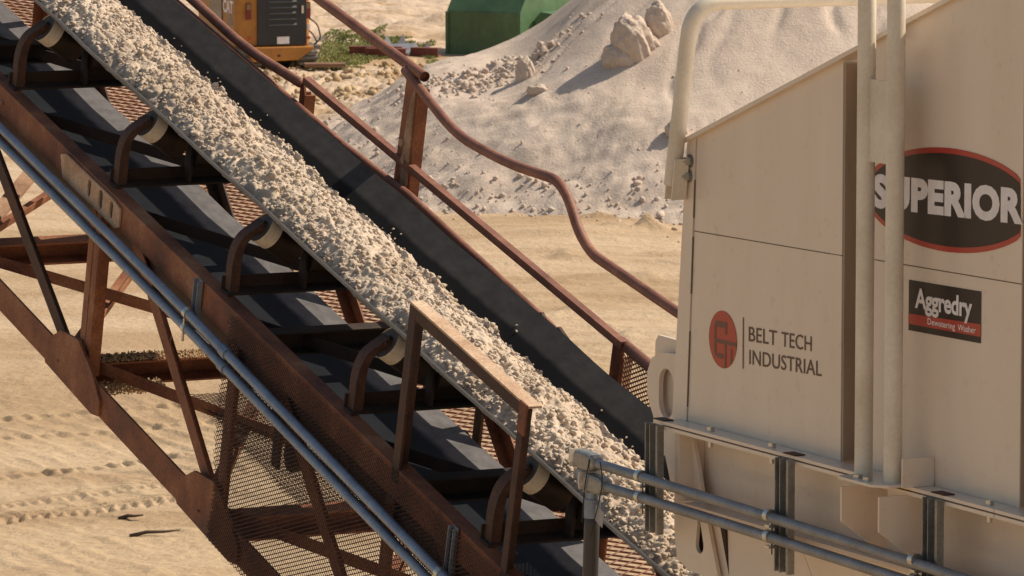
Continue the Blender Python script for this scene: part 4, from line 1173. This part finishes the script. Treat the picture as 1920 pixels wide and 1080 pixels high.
# base flange (bolted joint between tank and chute)
m = MB(); m.box(Q, (0.05, 2.05), (0.004, 0.014), (0.0045, 0.075)); m.box(Q, (0.05, 2.05), (-0.012, -0.001), (0.0045, 0.075)); fl = wp("base_flange", m, M['cream'])
m = MB(); m.box(Q, (2.055, UEND), (0.004, 0.014), (0.0045, 0.075)); m.box(Q, (2.055, UEND), (-0.012, -0.001), (0.0045, 0.075)); wp("base_flange", m, M['cream'])
for u in (0.33, 0.72, 1.98, 2.5):
    m = MB(); m.tube([Q(u, 0.0145, 0.045), Q(u, 0.028, 0.045)], 0.014, 6); m.tube([Q(u, -0.0125, 0.045), Q(u, -0.035, 0.045)], 0.009, 6); m.build("bolt", M['bolt'], fl)

# pipe post: two uprights joined by plates, on a bracketed shelf
UPA, UPB, OP = 1.366, 1.533, 0.10
post = thing_part = wp("ladder_post", MB().box(Q, (UPA, UPB), (0.945, 1.185), (OP - 0.004, OP + 0.004)), M['cream_rail'])
for u in (UPA, UPB):
    m = MB(); m.tube([Q(u, 0.022, OP), Q(u, 2.2, OP)], 0.027, 18); m.build("upright", M['cream_rail'], post, smooth=40)
for u in (UPA + 0.03,):
    m = MB(); m.box(Q, (u, u + 0.008), (1.30, 1.335), (0.001, 0.05)); m.build("standoff", M['cream'], post)
m = MB(); m.prism([(1.345, 0.0), (1.345, 0.16), (1.36, 0.178), (1.55, 0.178), (1.59, 0.14), (1.60, 0.0)], lambda p, q_, d: Q(p, d, q_ + 0.005), 0.0145, 0.022)
shelf = wp("post_shelf", m, M['cream'])
for u in (1.349, 1.566):
    m = MB(); m.prism([(0.0765, -0.012), (0.168, -0.012), (0.168, -0.115), (0.012, -0.225), (0.012, -0.013), (0.0765, -0.013)], lambda p, q_, d: Q(d, q_, p), u, u + 0.008); m.build("gusset", M['cream'], shelf)
m = MB(); m.box(Q, (1.5995, 1.6065), (0.0145, 0.10), (0.005, 0.11)); m.build("shelf_ear", M['cream'], shelf)
for u in (1.42, 1.475):
    m = MB(); m.tube([Q(u, 0.0225, 0.15), Q(u, 0.033, 0.15)], 0.016, 6); m.build("bolt", M['bolt'], shelf)

# bent guard rail across the machine's end
pts = [Q(0.076, 0.80, 0.035), Q(0.178, 1.262, 0.03), Q(0.19, 1.335, 0.0), Q(0.19, 1.345, -0.12), Q(0.17, 1.345, -1.1)]
pts = fillet([Q(0.062, 0.76, 0.04), Q(0.176, 1.338, 0.032), Q(0.165, 1.338, -1.05)], 0.11, 9)
m = MB(); m.tube(pts, 0.026, 18); rail = wp("end_rail", m, M['cream_rail'], smooth=40)
m = MB(); m.tube([Q(0.165, 1.338, -0.98), Q(0.163, 1.338, -1.12)], 0.0285, 14); m.build("rail_collar", M['rust_rail'], rail, smooth=40)
m = MB(); m.channel(Q(0.052, 0.715, 0.012), Q(0.075, 0.845, 0.012), NWV, U * 0.98, 0.05, 0.05, 0.006); m.build("rail_foot", M['cream_rail'], rail)

# lifting lug with slot, at the left end
lug = [(-0.09, -0.22), (-0.135, -0.12), (-0.235, 0.02), (-0.255, 0.06), (-0.255, 0.125), (-0.225, 0.175), (-0.16, 0.20), (0.03, 0.21), (0.03, -0.22)]
v, f = plate2d([lug, slot(-0.125, 0.072, 0.10, 0.16)], 0.016)
m = MB(); m.add([Q(p[0], p[1], -0.05 + p[2]) for p in v], f); wp("lifting_lug", m, M['cream'])
m = MB(); m.prism([(-0.28, -0.14), (-0.26, 0.225), (-0.24, 0.245), (0.02, 0.24), (0.02, -0.14)], lambda p, q_, d: Q(p, q_, d), -0.085, -0.075); wp("backing_plate", m, M['cream'])

# chute below the flange: corner plate with teardrop hole, recessed wall, ledge, sloping trough sides
cp = [(0.004, -0.014), (0.118, -0.014), (0.205, -0.25), (0.30, -0.47), (0.10, -0.462), (0.022, -0.437), (0.003, -0.34)]
tear = [(0.162, -0.268), (0.176, -0.30)] + [(0.172 + 0.026 * math.cos(a), -0.372 + 0.026 * math.sin(a)) for a in np.linspace(0.3, -math.pi - 0.1, 12)]
v, f = plate2d([cp, tear], 0.012)
m = MB(); m.add([Q(p[0], p[1], -0.010 + p[2]) for p in v], f); wp("corner_plate", m, M['cream'])
m = MB(); m.box(Q, (0.112, UEND), (-0.245, -0.013), (-0.06, -0.045)); wp("chute_wall", m, M['cream'])
m = MB(); m.box(Q, (0.1185, 0.1265), (-0.235, -0.0125), (-0.044, 0.045)); wp("chute_rib", m, M['cream'])
m = MB(); m.box(Q, (0.13, UEND), (-0.252, -0.240), (-0.044, 0.035)); wp("chute_ledge", m, M['cream'])
def quad_plate(pts, t=0.010):
    n = len(pts); m = MB()
    P = [Q(u, z, o) for u, z, o in pts] + [Q(u, z, o - t) for u, z, o in pts]
    return m.add(P, [tuple(range(n))[::-1], tuple(range(n, 2 * n))] + [(i, (i + 1) % n, n + (i + 1) % n, n + i) for i in range(n)])
wp("trough_side", quad_plate([(0.185, -0.255, -0.018), (0.47, -0.255, -0.115), (0.66, -0.62, -0.115), (0.33, -0.62, -0.018)]), M['cream'])
wp("trough_side", quad_plate([(0.472, -0.255, -0.1155), (0.70, -0.255, -0.048), (1.02, -0.62, -0.048), (0.662, -0.62, -0.1155)]), M['cream'])
wp("chute_hopper", quad_plate([(0.702, -0.255, -0.0485), (2.6, -0.255, -0.0485), (2.6, -0.75, -0.0485), (1.14, -0.75, -0.0485), (1.022, -0.62, -0.0485)]), M['cream'])
m = MB(); m.prism([(0.12, -0.27), (2.4, -0.27), (2.4, -0.75), (0.34, -0.62)], lambda p, q_, d: Q(p, q_, d), -1.2, -0.20); wp("chute_core", m, M['rust_dark'])
m = MB(); m.prism([(0.03, -0.25), (0.27, -0.25), (0.31, -0.45), (0.07, -0.43)], lambda p, q_, d: Q(p, q_, d), -0.4, -0.034); wp("hole_shade_box", m, M['rust_dark'])  # added dark box, painting the shade seen through the teardrop hole
m = MB(); m.box(Q, (0.03, 0.12), (-0.452, -0.436), (-0.10, -0.0165)); wp("chute_lip", m, M['cream'])

# --- decals
SGN = rad(1.9)
def decal(pts2, faces, cu, cz, off, rot=0.0):
    c, s = math.cos(rot), math.sin(rot)
    return [Q(cu + x * c - y * s, cz + x * s + y * c, off) for x, y in pts2], faces
def ell(a, b, n=56): return [(a * math.cos(2 * math.pi * k / n), b * math.sin(2 * math.pi * k / n)) for k in range(n)]
SC = (1.665, 0.852)
def clip_right(poly, xmax): return [(min(x, xmax), y) for x, y in poly]
pl = clip_right(ell(0.475, 0.150), 0.392)
m = MB(); vv, ff = decal(pl, [tuple(range(len(pl)))], *SC, 0.0015, SGN); m.add(vv, ff); sign = wp("oval_sign", m, M['vinyl_red'])
pl = clip_right(ell(0.455, 0.134), 0.3915)
m = MB(); vv, ff = decal(pl, [tuple(range(len(pl)))], *SC, 0.0022, SGN); m.add(vv, ff); m.build("sign_field", M['vinyl_black'], sign)
def lettering(body, u0, u1, zb, zh, off, mat, parent, rot=0.0, offset=0.0, space=1.0, rise=0.0, capref=None, shear=0.0):
    v, f = text_verts(body, offset, space)
    if capref is None: capref = v[:, 1].max()
    x = (v[:, 0] - v[:, 0].min()) / (v[:, 0].max() - v[:, 0].min())
    y = v[:, 1] / capref
    m = MB(); m.add([Q(u0 + (u1 - u0) * a + shear * b * zh, zb + rise * a + zh * b, off) for a, b in zip(x, y)], f)
    return m.build("lettering", mat, parent)
lettering("SUPERIOR", 1.243, 2.075, 0.800, 0.094, 0.0029, M['vinyl_white'], sign, offset=0.058, space=1.06, rise=0.026)
# small rectangular sign
m = MB(); m.add([Q(1.45, 0.452, 0.0015), Q(1.852, 0.458, 0.0015), Q(1.852, 0.607, 0.0015), Q(1.45, 0.600, 0.0015)], [(0, 1, 2, 3)]); ps = wp("product_sign", m, M['vinyl_black'])
m = MB(); m.add([Q(1.45, 0.471, 0.0022), Q(1.852, 0.477, 0.0022), Q(1.852, 0.513, 0.0022), Q(1.45, 0.501, 0.0022)], [(0, 1, 2, 3)]); m.build("sign_stripe", M['vinyl_red'], ps)
lettering("Aggredry", 1.488, 1.806, 0.524, 0.058, 0.0029, M['vinyl_white'], ps, offset=0.028, rise=0.004, capref=0.729, space=0.96)
lettering("Dewatering", 1.560, 1.713, 0.4815, 0.019, 0.0029, M['vinyl_white'], ps, offset=0.008, rise=0.001, capref=0.729)
lettering("Washer", 1.728, 1.826, 0.482, 0.019, 0.0029, M['vinyl_white'], ps, offset=0.008, rise=0.002, capref=0.729)
# round emblem and company lettering
EC = (0.327, 0.298)
pl = ell(0.090, 0.090)
m = MB(); vv, ff = decal(pl, [tuple(range(len(pl)))], *EC, 0.0015); m.add(vv, ff); emb = wp("round_emblem", m, M['vinyl_red'])
def rect(x0, y0, x1, y1): return [(x0, y0), (x1, y0), (x1, y1), (x0, y1)]
m = MB()
for r_ in ([(-0.055, 0.037), (0.028, 0.037), (0.028, 0.056), (-0.045, 0.056)], rect(0.014, 0.018, 0.028, 0.0365), [(-0.055, 0.0), (-0.041, 0.0), (-0.041, 0.0365), (-0.055, 0.0365)],
           rect(-0.055, -0.0135, 0.0890, -0.0005), rect(-0.055, -0.045, -0.041, -0.014), [(-0.053, -0.0455), (0.004, -0.0455), (0.004, -0.060), (-0.030, -0.060), (-0.046, -0.055)],
           [(0.012, -0.014), (0.024, -0.014), (0.024, -0.0865), (0.012, -0.0885)], [(0.052, -0.022), (0.062, -0.022), (0.062, -0.064), (0.052, -0.072)]):
    vv, ff = decal(r_, [tuple(range(len(r_)))], *EC, 0.0022); m.add(vv, ff)
m.build("emblem_mark", M['vinyl_maroon'], emb)
m = MB(); m.add([Q(0.4535, 0.222, 0.0015), Q(0.4605, 0.222, 0.0015), Q(0.4605, 0.381, 0.0015), Q(0.4535, 0.381, 0.0015)], [(0, 1, 2, 3)]); wp("divider_line", m, M['vinyl_maroon'])
lettering("BELT", 0.492, 0.668, 0.312, 0.045, 0.0015, M['vinyl_brown'], washer, rise=0.006, offset=0.004, space=1.02)
lettering("TECH", 0.697, 0.882, 0.319, 0.045, 0.0015, M['vinyl_brown'], washer, rise=0.006, offset=0.004, space=1.02)
lettering("INDUSTRIAL", 0.496, 0.943, 0.241, 0.045, 0.0015, M['vinyl_brown'], washer, rise=0.015, offset=0.004, space=1.02)

# --- vertical strut channels and conduits on the washer
for i, (u, zt, zb) in enumerate(((0.040, 0.002, -0.345), (0.876, 0.002, -0.345), (1.742, 0.002, -0.42), (2.6, 0.002, -0.42))):
    m = MB(); m.channel(Q(u - 0.042, zb, 0.0765), Q(u - 0.042, zt, 0.0765), NWV * -1 * -1, U, 0.012, 0.084, 0.004)
    m.box(Q, (u - 0.042, u - 0.037), (zb, zt), (0.089, 0.1)); m.box(Q, (u - 0.012, u - 0.008), (zb, zt), (0.0765, 0.1)); m.box(Q, (u + 0.030, u + 0.042), (zb, zt), (0.089, 0.1))
    wp("strut_channel", m, M['galv_dull'])
    m = MB(); m.box(Q, (u - 0.03, u + 0.04), (0.0145, 0.018), (0.04, 0.078)); wp("weld_plate", m, M['rust_dark'])

def fitting(m, u, z, o):
    """conduit body with an angled cover"""
    m.prism([(u - 0.085, z - 0.028), (u + 0.02, z - 0.030), (u + 0.05, z - 0.018), (u + 0.05, z + 0.020), (u + 0.02, z + 0.030), (u - 0.070, z + 0.034), (u - 0.088, z + 0.02)], lambda p, q_, d: Q(p, q_, d), o - 0.024, o + 0.024)
def washer_conduit(z0, z1, u0, label, o):
    m = MB(); m.tube([Q(u0, z0, o), Q(0.9, z0 + (z1 - z0) * 0.45, o), Q(3.4, z1 - 0.02, o)], 0.0165, 14)
    c_ = m.build("electrical_conduit", M['galv_grey'], None, origin=Q(u0, z0, o), smooth=40)
    tag(c_, label, "conduit", "electrical conduits across the washer")
    m = MB(); fitting(m, u0 - 0.03, z0, o); fb = m.build("elbow_fitting", M['galv_dull'], c_, bevel=0.011)
    m = MB(); m.prism([(-0.028, -0.026), (0.028, -0.026), (0.032, 0.0), (0.028, 0.030), (-0.028, 0.030), (-0.032, 0.0)], lambda p, q_, d: Q(u0 - 0.120 - d - 0.0, z0 + 0.002 + q_, o + p), 0.0, 0.006); m.build("cover", M['cream'], fb)
    m = MB(); m.tube([Q(u0 - 0.085, z0 - 0.029, o), Q(u0 - 0.085, z0 - 0.062, o)], 0.021, 12); m.build("hub", M['galv'], fb, smooth=40)
    for u in (0.012, 0.845, 1.70):
        m = MB(); zz_ = z0 + (z1 - z0) * u / 3.4
        m.tube([Q(u - 0.012, zz_, o), Q(u + 0.012, zz_, o)], 0.0205, 14); m.tube([Q(u, zz_ - 0.018, o - 0.005), Q(u, zz_ - 0.055, o - 0.005)], 0.006, 6); m.box(Q, (u - 0.014, u + 0.014), (zz_ - 0.036, zz_ - 0.028), (o - 0.018, o + 0.01))
        m.build("strap_clamp", M['bolt'], c_, smooth=40)
    return c_
OC = 0.122
washer_conduit(-0.165, -0.195, -0.30, "upper steel conduit with elbow fitting running across the cream washer", OC)
wc = washer_conduit(-0.232, -0.248, -0.235, "lower steel conduit with elbow fitting running across the cream washer", OC)
hz = thing("flexible_conduit", "thick black flexible conduit hanging down from the lower elbow fitting", "conduit", Q(-0.34, -1.3, OC))
m = MB(); m.tube(fillet([Q(-0.320, -0.325, OC), Q(-0.325, -0.42, OC), Q(-0.345, -0.7, OC), Q(-0.36, -1.3, OC)], 0.1), 0.026, 14); m.build("hose", M['hose'], hz, smooth=True)
m = MB(); m.tube([Q(-0.320, -0.285, OC), Q(-0.320, -0.345, OC)], 0.028, 14); m.build("connector", M['galv'], hz, smooth=40)
m = MB(); m.tube([Q(-0.337, -0.555, OC), Q(-0.338, -0.567, OC)], 0.031, 12); m.build("cable_tie", M['black'], hz, smooth=40)
# wire ties and hanging tag
tg = thing("wire_tag", "small pale tag hanging on a black wire below the conduits", "tag", Q(-0.2, -0.42, 0.14))
m = MB(); m.tube(fillet([Q(-0.225, -0.15, 0.143), Q(-0.20, -0.21, 0.146), Q(-0.225, -0.275, 0.146), Q(-0.275, -0.40, 0.152)], 0.03), 0.0022, 6)
m.tube(fillet([Q(-0.29, -0.15, 0.148), Q(-0.32, -0.24, 0.15), Q(-0.335, -0.36, 0.15)], 0.05), 0.0022, 6); m.build("wire", M['black'], tg)
m = MB(); m.prism([(-0.252, -0.292), (-0.200, -0.312), (-0.214, -0.362), (-0.266, -0.342)], lambda p, q_, d: Q(p, q_, d), 0.140, 0.142); m.build("tag_plate", M['sheet_grey'], tg)

bpy.context.view_layer.update()
